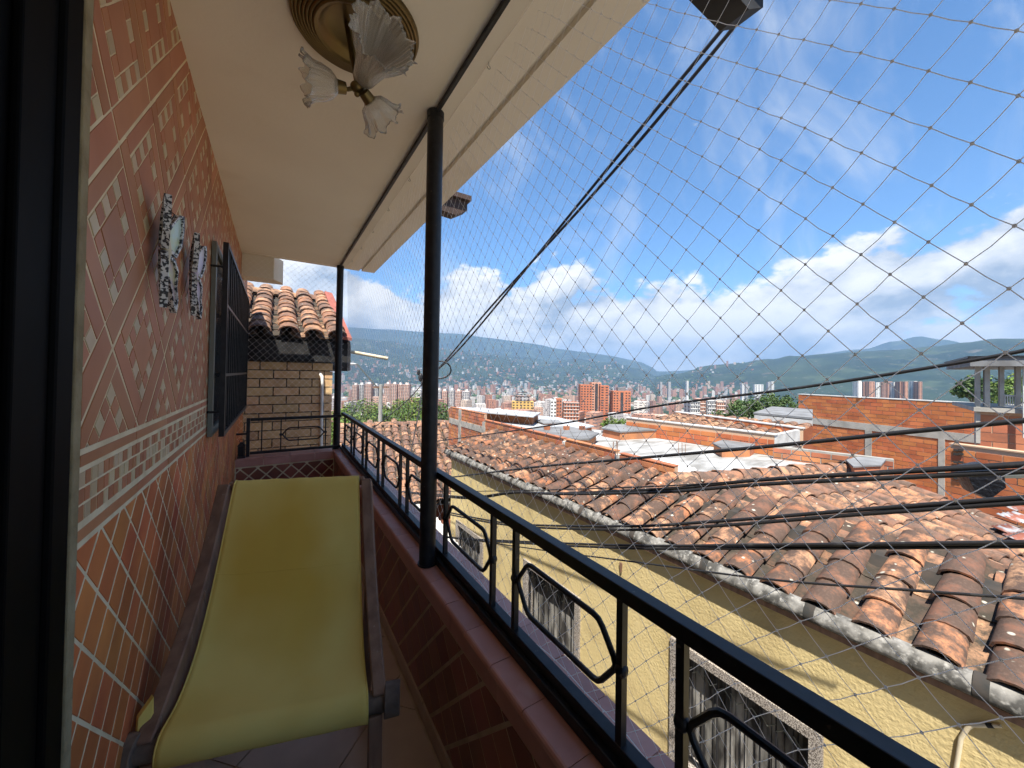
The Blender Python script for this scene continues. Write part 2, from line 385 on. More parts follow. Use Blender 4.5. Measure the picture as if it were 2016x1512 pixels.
M_LEAF2 = mat('dark_leaf', (.060,.100,.026), .6, (.035,.065,.02), 1.2, var=.4, hue=.02, spec=.3)
M_BARK = mat('bark', (.11,.085,.06), .9, (.06,.045,.035), 8, var=0, bump=.6, bscale=20, bdist=.01)
M_GLASSD = mat('dark_window_glass', (.02,.024,.028), .12, var=0, spec=.6)
M_ALU = mat('dull_aluminium', (.20,.21,.18), .45, var=0, metal=.6)
M_PLASTIC = mat('black_plastic_sheet', (.006,.006,.007), .35, var=0, bump=.9, bscale=16, bdist=.02, spec=.3)
M_RUST = mat('rusty_zinc', (.34,.35,.36), .5, (.22,.08,.05), 9, .44, .54, var=.2)
M_ASPH = mat('street_concrete', (.42,.40,.37), .95, (.34,.33,.30), 3, var=0)
M_RED = mat('dull_red_brick_face', (.36,.12,.06), .9, (.27,.09,.045), 5, var=.1)
M_WHITEG = mat('white_tile_gap', (.55,.50,.42), .9, var=0)
# ================================================================== OUR BALCONY: shell
XW, XP, ZC, ZL, YE, YB = -.275, .495, 2.35, .545, 3.93, -1.30
fl = MB().box(XW-.15, .68, YB, 4.06, -.14, -.004).build('floor', M_GROUT_P, kind='structure')
tl = []
S = .33; r2 = S*math.sqrt(2)
for i in range(-12, 14):
    for j in range(-12, 14):
        cx, cy = .15+(i-j)*r2/2, 1.52+(i+j)*r2/2; g = r2/2-.003
        pl = clip([(cx-g, cy), (cx, cy-g), (cx+g, cy), (cx, cy+g)], XW, XP-.012, YB, YE)
        if pl: tl.append(pl)
poly_pieces(fl, 'floor_tile', tl, lambda a, b, d: V((a, b, d-.004)), .004, M_FLOOR)
ce = MB()
ce.box(XW-3.2, .712, YB-.2, 4.12, ZC, ZC+.17); ce.box(.738, .862, YB-.2, 4.12, ZC+.001, ZC+.171); ce.box(.70, .75, YB-.2, 4.12, ZC+.022, ZC+.165)
ce.build('ceiling', M_CEIL, kind='structure')
# beam that carries on past the end of the slab
MB().prism([(XW-.3, 4.121, 2.15), (-.03, 4.121, 2.15), (.045, 4.26, 2.15), (.045, 4.34, 2.15), (XW-.3, 4.34, 2.15)], (0, 0, .22)).build('ceiling_beam', M_CEIL, bevel=.004)
tag(bpy.data.objects['ceiling_beam'], 'plastered cream beam end hanging below the balcony ceiling beside the tiled wall', 'beam')
# unseen house body and roof above and behind, put in to cast shadow
hb = thing('balcony_house', 'house body behind and above the tiled balcony wall', 'house', (-2.4, 2, -3))
MB().box(-6.0, XW-.20, YB-2, 5.05, -3.0, ZC).build('wall', M_CEIL, hb)
MB().prism([(-6, YB-2, 2.521), (.80, YB-2, 2.521), (.80, YB-2, 2.60), (-3.0, YB-2, 2.95), (-6, YB-2, 2.62)], (0, 7.4, 0)).build('roof', M_ROOF, hb)
# rafter ends that stick out over the street
for k, (px, py) in enumerate(((890, 412), (1442, 4))):
    b = P(px, py, Z=2.50)
    rt = thing('rafter_end', ('brown carved rafter end poking out past the ceiling edge beside the support pole', 'dark rafter tip above the twisted overhead cable, cut by the roof line')[k], 'rafter', tuple(b), 'rafter ends under the roof edge')
    x0, x1, y = .70, b.x+.10, b.y
    MB().prism([(x0, y-.045, 2.56), (x0, y-.045, 2.47), (x1-.09, y-.045, 2.445), (x1, y-.045, 2.50), (x1, y-.045, 2.56)], (0, .09, 0)).build('rafter', (M_WOODD, M_FASCIA)[k], rt)
    MB().prism([(x0, y-.075, 2.60), (x0, y-.075, 2.565), (x1+.02, y-.075, 2.565), (x1+.02, y-.075, 2.60)], (0, .15, 0)).build('cap_board', (M_WOODD, M_FASCIA)[k], rt)
# ------------------------------------------------------------------ tiled wall
tw = thing('tiled_wall', 'house wall of rose brown and orange diamond tiles with cream grout', 'wall', (XW, 2.9, 0))
W0, W1 = .905, 4.95
MB().box(XW-.20, XW, W0, W1, -.1, ZC).build('grout_bed', M_GROUT, tw)
wall3 = lambda a, b, d: V((XW+d, a, b))
brown, cream = [], []
S = .2899; q = 1/math.sqrt(2)
def rot_rect(ox, oz, a0, a1, b0, b1):
    # a runs up-right (slope +1), b runs up-left (slope -1)
    return [(ox+(a-b)*q, oz+(a+b)*q) for a, b in ((a0,b0),(a1,b0),(a1,b1),(a0,b1))]
def wig(): return random.uniform(-.0012, .0012)
for i in range(-4, 24):
    for j in range(-12, 14):
        # lattice corner: a = (Y+Z), b = (Z-Y) in diagonal units
        sm, df = 2.395+.41*i, .285+.41*j       # Y+Z and Z-Y
        oy, oz = (sm-df)/2, (sm+df)/2
        if oy < .4 or oy > 5.4 or oz < .6 or oz > 2.6: continue
        g = .0022; parts = []
        parts.append((.0042, S-.0042, .005, .060)); parts.append((.0042, .052, .064, S-.005))
        parts.append((.056, S-.0042, .250, S-.005)); parts.append((.241, S-.0042, .064, .246))
        for p in parts:
            pl = clip(rot_rect(oy, oz, *p), W0+.012, W1-.01, 1.162, ZC-.004)
            if pl: brown.append(pl)
        c = .0362; a0, b0 = .056+wig(), .0645+wig()
        for u in range(5):
            for w in range(5):
                if 0 < u < 4 and 0 < w < 4: continue
                pl = clip(rot_rect(oy, oz, a0+u*c+g*.6, a0+(u+1)*c-g*.6, b0+w*c+g*.6, b0+(w+1)*c-g*.6), W0+.012, W1-.01, 1.162, ZC-.004)
                if pl: (cream if (u+w) % 2 == 0 else brown).append(pl)
        pl = clip(rot_rect(oy, oz, a0+c+g, a0+4*c-g, b0+c+g, b0+4*c-g), W0+.012, W1-.01, 1.162, ZC-.004)
        if pl: brown.append(pl)
def strip(z0, z1, y0=W0+.012, y1=W1-.01, step=.30, lst=brown, gap=.002):
    y = y0
    while y < y1:
        e = min(y+step*random.uniform(.9, 1.1), y1); lst.append([(y, z0), (e-gap, z0), (e-gap, z1), (y, z1)]); y = e
strip(1.132, 1.151); strip(1.004, 1.024)
mosb, mosc = [], []
for r, (z0, z1) in enumerate(((1.097, 1.122), (1.068, 1.0935), (1.038, 1.0645))):
    y = W0+.01; k = r
    while y < W1-.03:
        w = random.uniform(.024, .032)
        (mosc if (k % 3 == 0 or random.random() < .12) else mosb).append([(y, z0+wig()*.5), (y+w-.0035, z0+wig()*.5), (y+w-.0035, z1+wig()*.5), (y, z1+wig()*.5)]); y += w; k += 1
brown = brown+mosb; cream = cream+mosc
poly_pieces(tw, 'wall_tile', brown, wall3, .0012, M_TILE_UP)
poly_pieces(tw, 'mosaic_tile', cream, wall3, .0013, M_MOS)
low = []
def diag_tiles(lst, y0, y1, z0, z1, per=.128, gt=.0036, gn=.0016, ph=(.0, .0), flip=False, pb=None):
    s = per*q; pb = pb or per; sb = pb*q
    n = 52
    for i in range(-n, n):
        for j in range(-n, n):
            # apex lattice at top edge: tiles bounded by Y+Z = const (thick) and Y-Z = const (thin)
            A = 2.02+ph[0]+per*i; B = .022+ph[1]+pb*j
            a, b = A/math.sqrt(2), B/math.sqrt(2)
            rect = [(a+gt+wig()*.5, b+gn), (a+s-gt, b+gn), (a+s-gt+wig()*.5, b+sb-gn), (a+gt, b+sb-gn)]
            pl = [((m+k)*q, (m-k)*q) for m, k in rect]
            if flip: pl = [(y0+y1-yy, zz) for yy, zz in pl]
            pl = clip(pl, y0, y1, z0, z1)
            if pl: lst.append(pl)
diag_tiles(low, W0+.012, W1-.01, .0, .993, gt=.0036, gn=.0052, pb=.112)
poly_pieces(tw, 'low_wall_tile', low, wall3, .0012, M_TILE_LOW)
tw['label'] = 'house wall of rose brown and orange diamond tiles with cream grout'
# rough cement jamb strip and black steel door at the near end of the wall
M_JAMB = mat('rough_cement_edge', (.30,.245,.14), .95, (.22,.17,.09), 18, var=0, bump=.8, bscale=60, bdist=.006)
MB().box(XW-.12, XW+.004, W0-.022, W0+.006, 0, ZC-.002).build('jamb_strip', M_JAMB, tw, bevel=.003)
dr = thing('steel_door', 'black steel door and frame set in the tiled wall', 'door', (XW, .4, 0))
MB().box(XW-.10, XW+.003, W0-.085, W0-.024, 0, ZC-.002).build('door_frame', M_DOOR, dr, bevel=.006)
MB().box(XW-.10, XW-.004, W0-.60, W0-.087, 0, ZC-.002).build('door_leaf', M_DOOR, dr)
MB().box(XW-.004, XW+.006, W0-.20, W0-.17, .02, ZC-.05).build('door_rib', M_DOOR, dr, bevel=.003)
MB().box(XW-.10, XW+.004, YB, W0-.602, 0, ZC-.002).build('door_panel', M_DOOR, dr)
# window with a projecting black grille
XG = -.216; y0, y1, z0, z1 = 2.30, 3.98, .975, 1.925
wi = thing('wall_window', 'dark window behind the black grille in the tiled wall', 'window', (XW, 3.1, .95))
MB().box(XW+.006, XW+.012, y0+.03, y1-.03, z0+.03, z1-.03).build('pane', M_GLASSD, wi)
fr = MB()
for a in (y0, (y0+y1)/2-.02, y1-.04): fr.box(XW+.004, XW+.022, a, a+.04, z0, z1)
for a in (z0, z1-.04): fr.box(XW+.005, XW+.021, y0+.04, y1-.04, a, a+.04)
fr.build('window_frame', M_ALU, wi)
gr = thing('window_grille', 'black iron grille of upright bars standing off the tiled wall', 'grille', (XG, 3.1, .95))
MB().beam((XG, y0, z0), (XG, y0, z1), .022, .022).build('frame_bar', M_IRON, gr)
MB().beam((XG, y1, z0), (XG, y1, z1), .022, .022).build('frame_bar', M_IRON, gr)
MB().beam((XG, y0+.011, z0+.01), (XG, y1-.011, z0+.01), .022, .022).build('frame_bar', M_IRON, gr)
MB().beam((XG, y0+.011, z1-.01), (XG, y1-.011, z1-.01), .022, .022).build('frame_bar', M_IRON, gr)
for k in range(1, 15):
    yy = y0+(y1-y0)*k/15; MB().beam((XG, yy, z0+.02), (XG, yy, z1-.02), .012, .012).build('bar', M_IRON, gr)
for zz in (z0+.30, z1-.30): MB().beam((XG+.002, y0+.011, zz), (XG+.002, y1-.011, zz), .010, .014).build('cross_bar', M_IRON, gr)
for yy, zz in ((y0, z0+.12), (y0, z1-.12), (y1, z0+.12), (y1, z1-.12)): MB().tube([(XW-.01, yy, zz), (XG, yy, zz)], .006).build('wall_bracket', M_IRON, gr)
# ------------------------------------------------------------------ parapet, ledge
pa = thing('balcony_parapet', 'low balcony parapet faced in dark red diagonal tiles with clay ledge', 'parapet', (.58, 1.4, 0))
MB().box(XP, .665, YB, 4.10, -.6, ZL-.0025).build('core', M_GROUT_P, pa)
lst = []; diag_tiles(lst, YB+.02, YE, .075, .462, per=.136, gt=.0050, gn=.0030, ph=(.02, .05))
poly_pieces(pa, 'parapet_tile', lst, lambda a, b, d: V((XP-d, a, b)), .0012, M_TILE_PAR)
tr = []; y = YB+.02
while y < YE: tr.append([(y, .474), (min(y+.298, YE), .474), (min(y+.298, YE), ZL-.016), (y, ZL-.016)]); y += .30
poly_pieces(pa, 'trim_tile', tr, lambda a, b, d: V((XP-d, a, b)), .006, M_LEDGE)
tr = []; y = YB+.02
while y < YE: tr.append([(y, .006), (min(y+.327, YE), .006), (min(y+.327, YE), .068), (y, .068)]); y += .33
poly_pieces(pa, 'skirting_tile', tr, lambda a, b, d: V((XP-d, a, b)), .006, M_FLOOR)
def ledge_tile(x0, x1, y0, y1, par, nose=0):
    j = random.uniform(-.0008, .0008)
    mb = MB()
    if nose:   # rounded inner nose
        r = .014; pts = [(x1, ZL+j), (x1, ZL-.013+j), (x0, ZL-.013-.001+j)]
        pts += [(x0-r*.7*math.sin(t), ZL-r+r*math.cos(t)+j) for t in (math.pi*.5, math.pi*.3, math.pi*.15, 0)]
        mb.prism([(x, y0, z) for x, z in reversed(pts)], (0, y1-y0, 0))
    else: mb.box(x0, x1, y0, y1, ZL-.013+j, ZL+j)
    mb.build('ledge_tile', M_LEDGE, par)
y = YB+.05
while y < 4.08:
    ledge_tile(.492, .597, y, min(y+.1475, 4.09), pa, 1); y += .15
y = YB-.02
while y < 4.08:
    ledge_tile(.6, .677, y, min(y+.1475, 4.09), pa); y += .15
pe = thing('end_parapet', 'short end parapet with crossed cream grout lines on dark red diamonds', 'parapet', (.1, 4.0, 0))
MB().box(XW, XP-.002, YE, 4.10, -.6, ZL-.014).build('core', M_GROUT, pe)
lst = []; diag_tiles(lst, XW+.01, XP-.01, .0, .462, per=.125, gt=.0045, gn=.0045, ph=(.07, .04))
poly_pieces(pe, 'parapet_tile', lst, lambda a, b, d: V((a, YE-d, b)), .0012, M_TILE_PAR)
x = XW+.005
while x < XP-.01:
    x1 = min(x+.197, XP-.012)
    MB().box(x, x1, YE-.006, YE, .474, ZL-.015).build('trim_tile', M_LEDGE, pe); MB().box(x, x1, YE-.007, 4.09, ZL-.014, ZL-.001).build('ledge_tile', M_LEDGE, pe, bevel=.004); x += .20
# ------------------------------------------------------------------ railing
XR = .572; ZB0, ZB1, ZT0, ZT1 = ZL+.002, .600, .876, .904
rl = thing('balcony_railing', 'long black iron railing with hexagon loops along the street ledge', 'railing', (XR, 1.4, ZL))
MB().box(XR-.0145, XR+.0145, YB+.02, 4.0, ZT0, ZT1).build('top_rail', M_IRON, rl, bevel=.002)
MB().box(XR-.024, XR+.020, YB+.02, 3.985, ZB0, ZB1-.026).build('bottom_rail', M_IRON, rl, bevel=.003)
MB().box(XR-.010, XR+.018, YB+.02, 3.985, ZB1-.026, ZB1).build('bottom_rail', M_IRON, rl, bevel=.002)
def hexagon(y0, y1, par, f, zm=.738, h=.066):
    L = y1-y0; e = L*.16
    pts = [(y0+.010, zm), (y0+e, zm+h), (y1-e, zm+h), (y1-.010, zm), (y1-e, zm-h), (y0+e, zm-h)]
    pp = []
    for i, p in enumerate(pts):
        a, b = pts[i-1], pts[(i+1) % 6]; r = .016
        da = math.hypot(a[0]-p[0], a[1]-p[1]); db = math.hypot(b[0]-p[0], b[1]-p[1])
        k1 = (p[0]+(a[0]-p[0])*r/da, p[1]+(a[1]-p[1])*r/da); k2 = (p[0]+(b[0]-p[0])*r/db, p[1]+(b[1]-p[1])*r/db)
        pp += [k1, ((k1[0]+k2[0])/4+p[0]/2, (k1[1]+k2[1])/4+p[1]/2), k2]
    MB().tube([f(a, b) for a, b in pp], .0062, 8, closed=True).build('hexagon_loop', M_IRON, par, smooth=True)
    for yy in (y0, y1): MB().ball(f(yy, zm), .0135, 10, 8, (1, 1, 1.1)).build('collar', M_IRON, par, smooth=True)
k = -3
while True:
    a, b = .493+.5*k, .867+.5*k
    if b > 3.98: break
    if a > YB+.05:
        for yy in (a, b): MB().beam((XR, yy, ZB1), (XR, yy, ZT0), .015, .015).build('bar', M_IRON, rl)
        hexagon(a, b, rl, lambda y, z: (XR, y, z))
    k += 1
YR = 4.0
re = thing('end_railing', 'short black iron railing with one hexagon loop on the end parapet', 'railing', (.15, YR, ZL))
MB().box(-.175, XR-.016, YR-.013, YR+.013, .855, .88).build('top_rail', M_IRON, re, bevel=.002)
MB().box(-.175, XR-.016, YR-.013, YR+.013, .562, .585).build('bottom_rail', M_IRON, re, bevel=.002)
MB().beam((-.19, YR, ZL), (-.19, YR, .882), .026, .026).build('end_post', M_IRON, re)
MB().beam((XW, YR, .745), (-.203, YR, .745), .016, .016).build('wall_stub', M_IRON, re)
for xx in (-.09, .055, .42): MB().beam((xx, YR, .585), (xx, YR, .855), .010, .010).build('bar', M_IRON, re)
hexagon(.055, .42, re, lambda x, z: (x, YR, z), zm=.72, h=.058)
# poles and the rod under the ceiling
for k, (y, lb) in enumerate(((1.43, 'thick black round steel pole rising from the ledge beside the chair'), (4.03, 'black round steel pole at the far balcony corner'))):
    po = thing('support_pole', lb, 'pole', (.523, y, ZL), 'black balcony poles')
    MB().tube([(.523, y, ZL+.001), (.523, y, ZC-.002)], .0315, 24).build('shaft', M_IRON, po, smooth=True)
    MB().tube([(.523, y, ZC-.03), (.523, y, ZC-.004)], .034, 24).build('top_collar', M_IRON, po, smooth=True)
    MB().tube([(.523, y, ZL+.001), (.523, y, ZL+.008)], .037, 24).build('base_ring', M_IRON, po, smooth=True)
tag(MB().beam((.520, YB+.02, ZC-.012), (.520, 4.0, ZC-.010), .012, .018).build('ceiling_rod', M_IRON), 'thin black rod running along the ceiling over the poles', 'rod')
# lantern on the end ledge
ln = thing('lantern', 'small black metal lantern on the end ledge by the wall', 'lantern', (-.225, 3.965, ZL))
lx, ly = -.232, 3.965
MB().box(lx-.028, lx+.028, ly-.028, ly+.028, ZL, ZL+.014).build('base', M_IRON, ln)
for a in (-1, 1):
    for b in (-1, 1): MB().beam((lx+a*.023, ly+b*.023, ZL+.014), (lx+a*.023, ly+b*.023, ZL+.105), .006, .006).build('corner_post', M_IRON, ln)
MB().box(lx-.018, lx+.018, ly-.018, ly+.018, ZL+.014, ZL+.10).build('glass', M_GLASSD, ln)
MB().add([(lx-.03, ly-.03, ZL+.105), (lx+.03, ly-.03, ZL+.105), (lx+.03, ly+.03, ZL+.105), (lx-.03, ly+.03, ZL+.105), (lx-.009, ly-.009, ZL+.135), (lx+.009, ly-.009, ZL+.135), (lx+.009, ly+.009, ZL+.135), (lx-.009, ly+.009, ZL+.135)], [(3,2,1,0),(4,5,6,7),(0,1,5,4),(1,2,6,5),(2,3,7,6),(3,0,4,7)]).build('cap', M_IRON, ln)
MB().tube([(lx+.016*math.cos(t), ly, ZL+.145+.016*math.sin(t)) for t in [i*math.pi/8 for i in range(16)]], .0025, 6, closed=True).build('ring', M_IRON, ln)
# ------------------------------------------------------------------ nets
def net(name, label, to3, a0, a1, b0, b1, ca, cb, r=.0005, seed=0):
    t = thing(name, label, 'net', to3((a0+a1)/2, b0, 0), 'safety nets round the balcony')
    na, nb = int((a1-a0)/ca), int((b1-b0)/cb)*2
    def kn(i, j):   # j counts half rows
        a = a0+(i+(.5 if j % 2 else 0))*ca; b = b0+j*cb/2
        nz = mn.noise(V((a*1.7, b*1.3, seed))); n2 = mn.noise(V((a*1.1+9, b*2.1, seed))); n3 = mn.noise(V((a*7+3, b*7, seed+5)))
        e = min(1, (b-b0)/.15)*min(1, (b1-b)/.15+.0)
        return to3(a+.020*nz*e+.004*n3, b+.022*n2*e+.003*n3, .02*nz*e)
    mb = MB(); kb = MB()
    K = [[V(kn(i, j)) for j in range(nb+1)] for i in range(na+1)]
    def seg(p, q):
        m = (p+q)/2+V((mn.noise(p*31)*.0015, mn.noise(q*29)*.002, -.0012))
        mb.tube([p, m, q], r, 4, cap=False)
    for i in range(na+1):
        for j in range(nb):
            p = K[i][j]
            if j % 2 == 0:
                seg(p, K[i][j+1])
                if i > 0: seg(p, K[i-1][j+1])
            else:
                seg(p, K[i][j+1])
                if i < na: seg(p, K[i+1][j+1])
            kb.ball(p, r*3.6, 5, 4, (.9, 1, 1.25))
    mb.build('mesh_cord', M_NET, t, smooth='all'); o = kb.build('knots', M_NET, t, smooth='all', kind='stuff')
    ed = MB()
    ed.tube([V(to3(a0+(a1-a0)*k/60, b1+.012-.006*math.sin(k*math.pi/60*16)**2, 0)) for k in range(61)], .0013, 5); ed.build('edge_cord', M_NET, t)
    ed = MB(); ed.tube([V(to3(a0+(a1-a0)*k/80, b0+.004*math.sin(k*1.9), .006*math.sin(k*.7))) for k in range(81)], .0013, 5); ed.build('edge_cord', M_NET, t)
    return t
def net3(a, b, d):
    f = (b-ZL)/(ZC-ZL); return V((.628*(1-f)+.585*f+d, a, b))
nt_ = net('safety_net', 'pale diamond safety net stretched from the ceiling to the street ledge', net3, YB+.05, 4.0, ZL+.012, ZC-.015, .0575, .062)
for yy in [YB+.2+.44*k for k in range(12)]:
    pts = [(.585, yy, ZC-.0005), (.585, yy, ZC-.012)]+[(.585+.006*math.sin(t), yy+.0005, ZC-.018+.006*math.cos(t)) for t in (0, .8, 1.6, 2.4, 3.2, 4.0, 4.8)]
    MB().tube(pts, .0011, 6).build('ceiling_hook', M_ALU, nt_)
net('end_safety_net', 'pale diamond safety net closing the far end of the balcony', lambda a, b, d: V((a, 4.04+d*.4, b)), XW+.01, .56, ZL+.03, ZC-.015, .0575, .062, seed=4)
# ------------------------------------------------------------------ ceiling lamp
lc = V((.190, 1.21, ZC))
lp = thing('ceiling_lamp', 'brass dish ceiling lamp with three ruffled glass shades', 'lamp', tuple(lc))
prof = [(.0, -.003), (.080, -.004), (.096, -.012), (.104, -.030), (.110, -.033)]
for k in range(7):
    rr = .112+k*.0095; zz = -.033+k*.0032; prof += [(rr, zz), (rr+.003, zz-.003), (rr+.0065, zz-.0028), (rr+.009, zz+.001)]
prof += [(.180, -.010), (.182, -.002), (.180, 0)]
MB().lathe([(r, z) for r, z in prof], 64, Matrix.Translation(lc-V((0,0,.001)))).build('canopy', M_BRASS, lp, smooth=60)
hub = P(703, 172, Z=2.135)
top = lc+V((-.03, .0, -.006))
MB().tube([top, top+(hub-top)*.5, hub+V((0,0,.01))], .0075, 12).build('stem', M_BRASS, lp, smooth=True)
MB().ball(hub, .019, 14, 10, (1,1,.8)).build('hub', M_BRASS, lp, smooth='all')
MB().ball(hub-V((0,0,.02)), .008, 10, 8).build('finial', M_BRASS, lp, smooth='all')
def shade(base, tip, R, seed):
    base, tip = V(base), V(tip); ax = (tip-base).normalized(); H = (tip-base).length
    a = ax.cross(V((0,0,1))).normalized(); b = ax.cross(a)
    Mx = frame(base, a, b, ax)
    MB().tube([hub, hub+(base-hub)*.6+V((0,0,-.006)), base+ax*.004], .006, 10).build('arm', M_BRASS, lp, smooth=True)
    MB().tube([base-ax*.012, base+ax*.016], [.016, .019], 16).build('socket', M_BRASS, lp, smooth=True)
    pr = [(.020, .012), (.030, .02), (.036, .30*H), (.045, .55*H), (.058*R/.07, .78*H), (R, 1.0*H), (R*1.10, 1.04*H)]
    def wv(i, th, r, z):
        k = max(0, (i-1)/5)
        r2 = r*(1+.04*k*math.sin(36*th)) + .007*k*k*math.sin(9*th+seed); z2 = z+.007*k*k*math.cos(9*th+seed)+.003*k*math.sin(18*th)
        return r2, z2
    full = pr+[(r-.0022, z-.0008) for r, z in reversed(pr)]
    full = pr+[(max(.012, r-.0024), z) for r, z in reversed(pr)]
    n = len(pr)
    def wv2(i, th, r, z): return wv(i if i < n else 2*n-1-i, th, r, z)
    MB().lathe(full, 144, Mx, wv2).build('glass_shade', M_GLASS, lp, smooth='all')
shade(P(712, 163, Z=2.15), P(756, 78, Z=2.165), .076, 0.4)
shade(P(672, 172, Z=2.13), P(604, 156, Z=2.115), .058, 1.7)
shade(P(722, 190, Z=2.115), P(754, 236, Z=2.085), .060, 2.9)
# ------------------------------------------------------------------ butterfly ornaments
M_BFE = mat('black_white_mosaic_rim', (.62,.62,.60), .35, (.03,.03,.035), 130, .47, .53, var=0, bump=.5, bscale=150, detail=2)
def butterfly(yc, zt, zb, cols, label):
    t = thing('butterfly_ornament', label, 'ornament', (XW+.02, yc, (zt+zb)/2), 'butterfly ornaments on the tiled wall')
    H = zt-zb; zc = zb+H*.56
    MB().tube([(XW+.022, yc, zc+H*.20), (XW+.026, yc, zc), (XW+.022, yc, zc-H*.25)], [.008, .011, .006], 10).build('body', cols[2], t, smooth=True)
    MB().ball((XW+.024, yc, zc+H*.23), .0125, 10, 8).build('head', M_IRON, t, smooth='all')
    for s in (-1, 1):
        MB().tube([(XW+.026, yc+s*.004, zc+H*.25), (XW+.034, yc+s*.016, zc+H*.34), (XW+.036, yc+s*.022, zc+H*.38), (XW+.030, yc+s*.020, zc+H*.395)], .0014, 6).build('antenna', M_IRON, t)
        ang = math.radians(17); d = V((math.sin(ang), s*math.cos(ang), 0)); n = V((math.cos(ang), -s*math.sin(ang), 0))
        o = V((XW+.016, yc+s*.006, zc))
        def w3(a, z, e): return o+d*a*H*.92+V((0, 0, z*H))+n*e
        up = [(.0, .02), (.0, .17), (.10, .30), (.22, .42), (.30, .44), (.31, .30), (.27, .12), (.18, -.02)]
        dn = [(.0, .0), (.16, -.04), (.22, -.14), (.20, -.30), (.23, -.42), (.20, -.56), (.155, -.50), (.10, -.32), (.03, -.20)]
        for nm, pl, cl in (('upper_wing', up, cols[0]), ('lower_wing', dn, cols[1])):
            ca = sum(p[0] for p in pl)/len(pl); cz = sum(p[1] for p in pl)/len(pl)
            inn = [(ca+(a-ca)*.80, cz+(z-cz)*.84) for a, z in pl]
            wg = MB().prism([w3(a, z, .0) for a, z in inn], n*.004).build(nm, cl, t)
            m = len(pl); rim = MB()
            rim.add([w3(a, z, -.005) for a, z in pl]+[w3(a, z, -.005) for a, z in inn]+[w3(a, z, .010) for a, z in pl]+[w3(a, z, .010) for a, z in inn],
                    [f for i in range(m) for f in ((i, (i+1)%m, m+(i+1)%m, m+i), (2*m+i, 3*m+i, 3*m+(i+1)%m, 2*m+(i+1)%m), (i, 2*m+i, 2*m+(i+1)%m, (i+1)%m), (m+i, m+(i+1)%m, 3*m+(i+1)%m, 3*m+i))])
            rim.build('rim', M_BFE, wg)
MG1 = mat('mint_enamel', (.56,.70,.64), .3, (.62,.64,.30), 14, .42, .6, var=0); MG2 = mat('yellow_green_enamel', (.55,.56,.24), .3, (.50,.38,.36), 12, .45, .6, var=0)
ML1 = mat('lilac_enamel', (.62,.60,.78), .3, (.70,.66,.72), 14, .42, .6, var=0); ML2 = mat('mauve_enamel', (.55,.42,.52), .3, (.66,.60,.66), 12, var=0)
butterfly(1.32, 1.735, 1.455, (MG1, MG2, M_PVC), 'butterfly ornament with mint green wings and speckled rim on the tiled wall')
butterfly(1.725, 1.765, 1.485, (ML1, ML2, ML2), 'butterfly ornament with lilac wings and speckled rim on the tiled wall')
# ------------------------------------------------------------------ deck chair
ch = thing('deck_chair', 'wooden sling deck chair with worn yellow canvas facing the door', 'chair', (.07, 1.4, 0))
TL, TR = P(447, 958, Z=.885), P(722, 946, Z=.885)
FL, FR = P(288, 1476, Z=.405), P(748, 1380, Z=.405)
def lerp(a, b, t): return a+(b-a)*t
wd = (FR-FL).normalized(); fw = ((FL+FR)/2-(TL+TR)/2); fw.z = 0; fw.normalize()
dn_ = V((0,0,-1))
def side_rail(T, F, nm):
    mb = MB(); n = 14; prev = None; sec = []
    for k in range(n+1):
        t = k/n; p = lerp(T, F, t)+V((0,0,-.055*math.sin(math.pi*t)))-fw*(.03*math.sin(math.pi*t))
        sec.append(p)
    w, h = .036, .066; base = 0
    for k, p in enumerate(sec):
        tg = (sec[min(k+1, n)]-sec[max(k-1, 0)]).normalized(); up = wd.cross(tg).normalized()
        hh = h*(1+.15*math.sin(math.pi*k/n))
        mb.v += [tuple(p+wd*a*w/2+up*b*hh/2) for a, b in ((-1,-1),(1,-1),(1,1),(-1,1))]
    for k in range(n):
        for a in range(4): mb.f.append((k*4+a, k*4+(a+1)%4, (k+1)*4+(a+1)%4, (k+1)*4+a))
    mb.f += [(3,2,1,0), (n*4, n*4+1, n*4+2, n*4+3)]
    return mb.build(nm, M_WOOD, ch, smooth=30, bevel=.004)
side_rail(TL, FL+V((0,0,.0)), 'side_rail'); side_rail(TR, FR, 'side_rail')
MB().tube([TL+wd*.01, TR-wd*.01], .016, 14).build('top_bar', M_WOOD, ch, smooth=True)
MB().tube([FL-wd*.03, FR+wd*.035], .026, 16).build('front_bar', M_WOODG, ch, smooth=True)
for p, s in ((FL, -1), (FR, 1)): MB().tube([p+wd*s*.012, p+wd*s*.052], [.041, .039], 18).build('bar_end', M_WOODG, ch, smooth=40, bevel=.003)
for p, s in ((FL, -1), (FR, 1)):
    q_ = p+wd*s*(-.012 if s > 0 else -.012)
    MB().beam(q_+V((0,0,-.02)), V((q_.x, q_.y, 0))+fw*.03, .034, .055, tuple(fw)).build('front_leg', M_WOOD, ch, bevel=.003)
for T, F in ((TL, FL), (TR, FR)):
    m = lerp(T, F, .42)-V((0,0,.05)); MB().beam(m, V((m.x, m.y, 0))-fw*.22, .034, .055, tuple(fw)).build('rear_leg', M_WOOD, ch, bevel=.003)
MB().beam(FL+V((0,0,-.27))+fw*.02, FR+V((0,0,-.27))+fw*.02, .03, .05).build('stretcher', M_WOOD, ch)
MB().beam(lerp(TL, FL, .42)*1+V((0,0,-.42))-fw*.12, lerp(TR, FR, .42)+V((0,0,-.42))-fw*.12, .03, .045).build('stretcher', M_WOOD, ch)
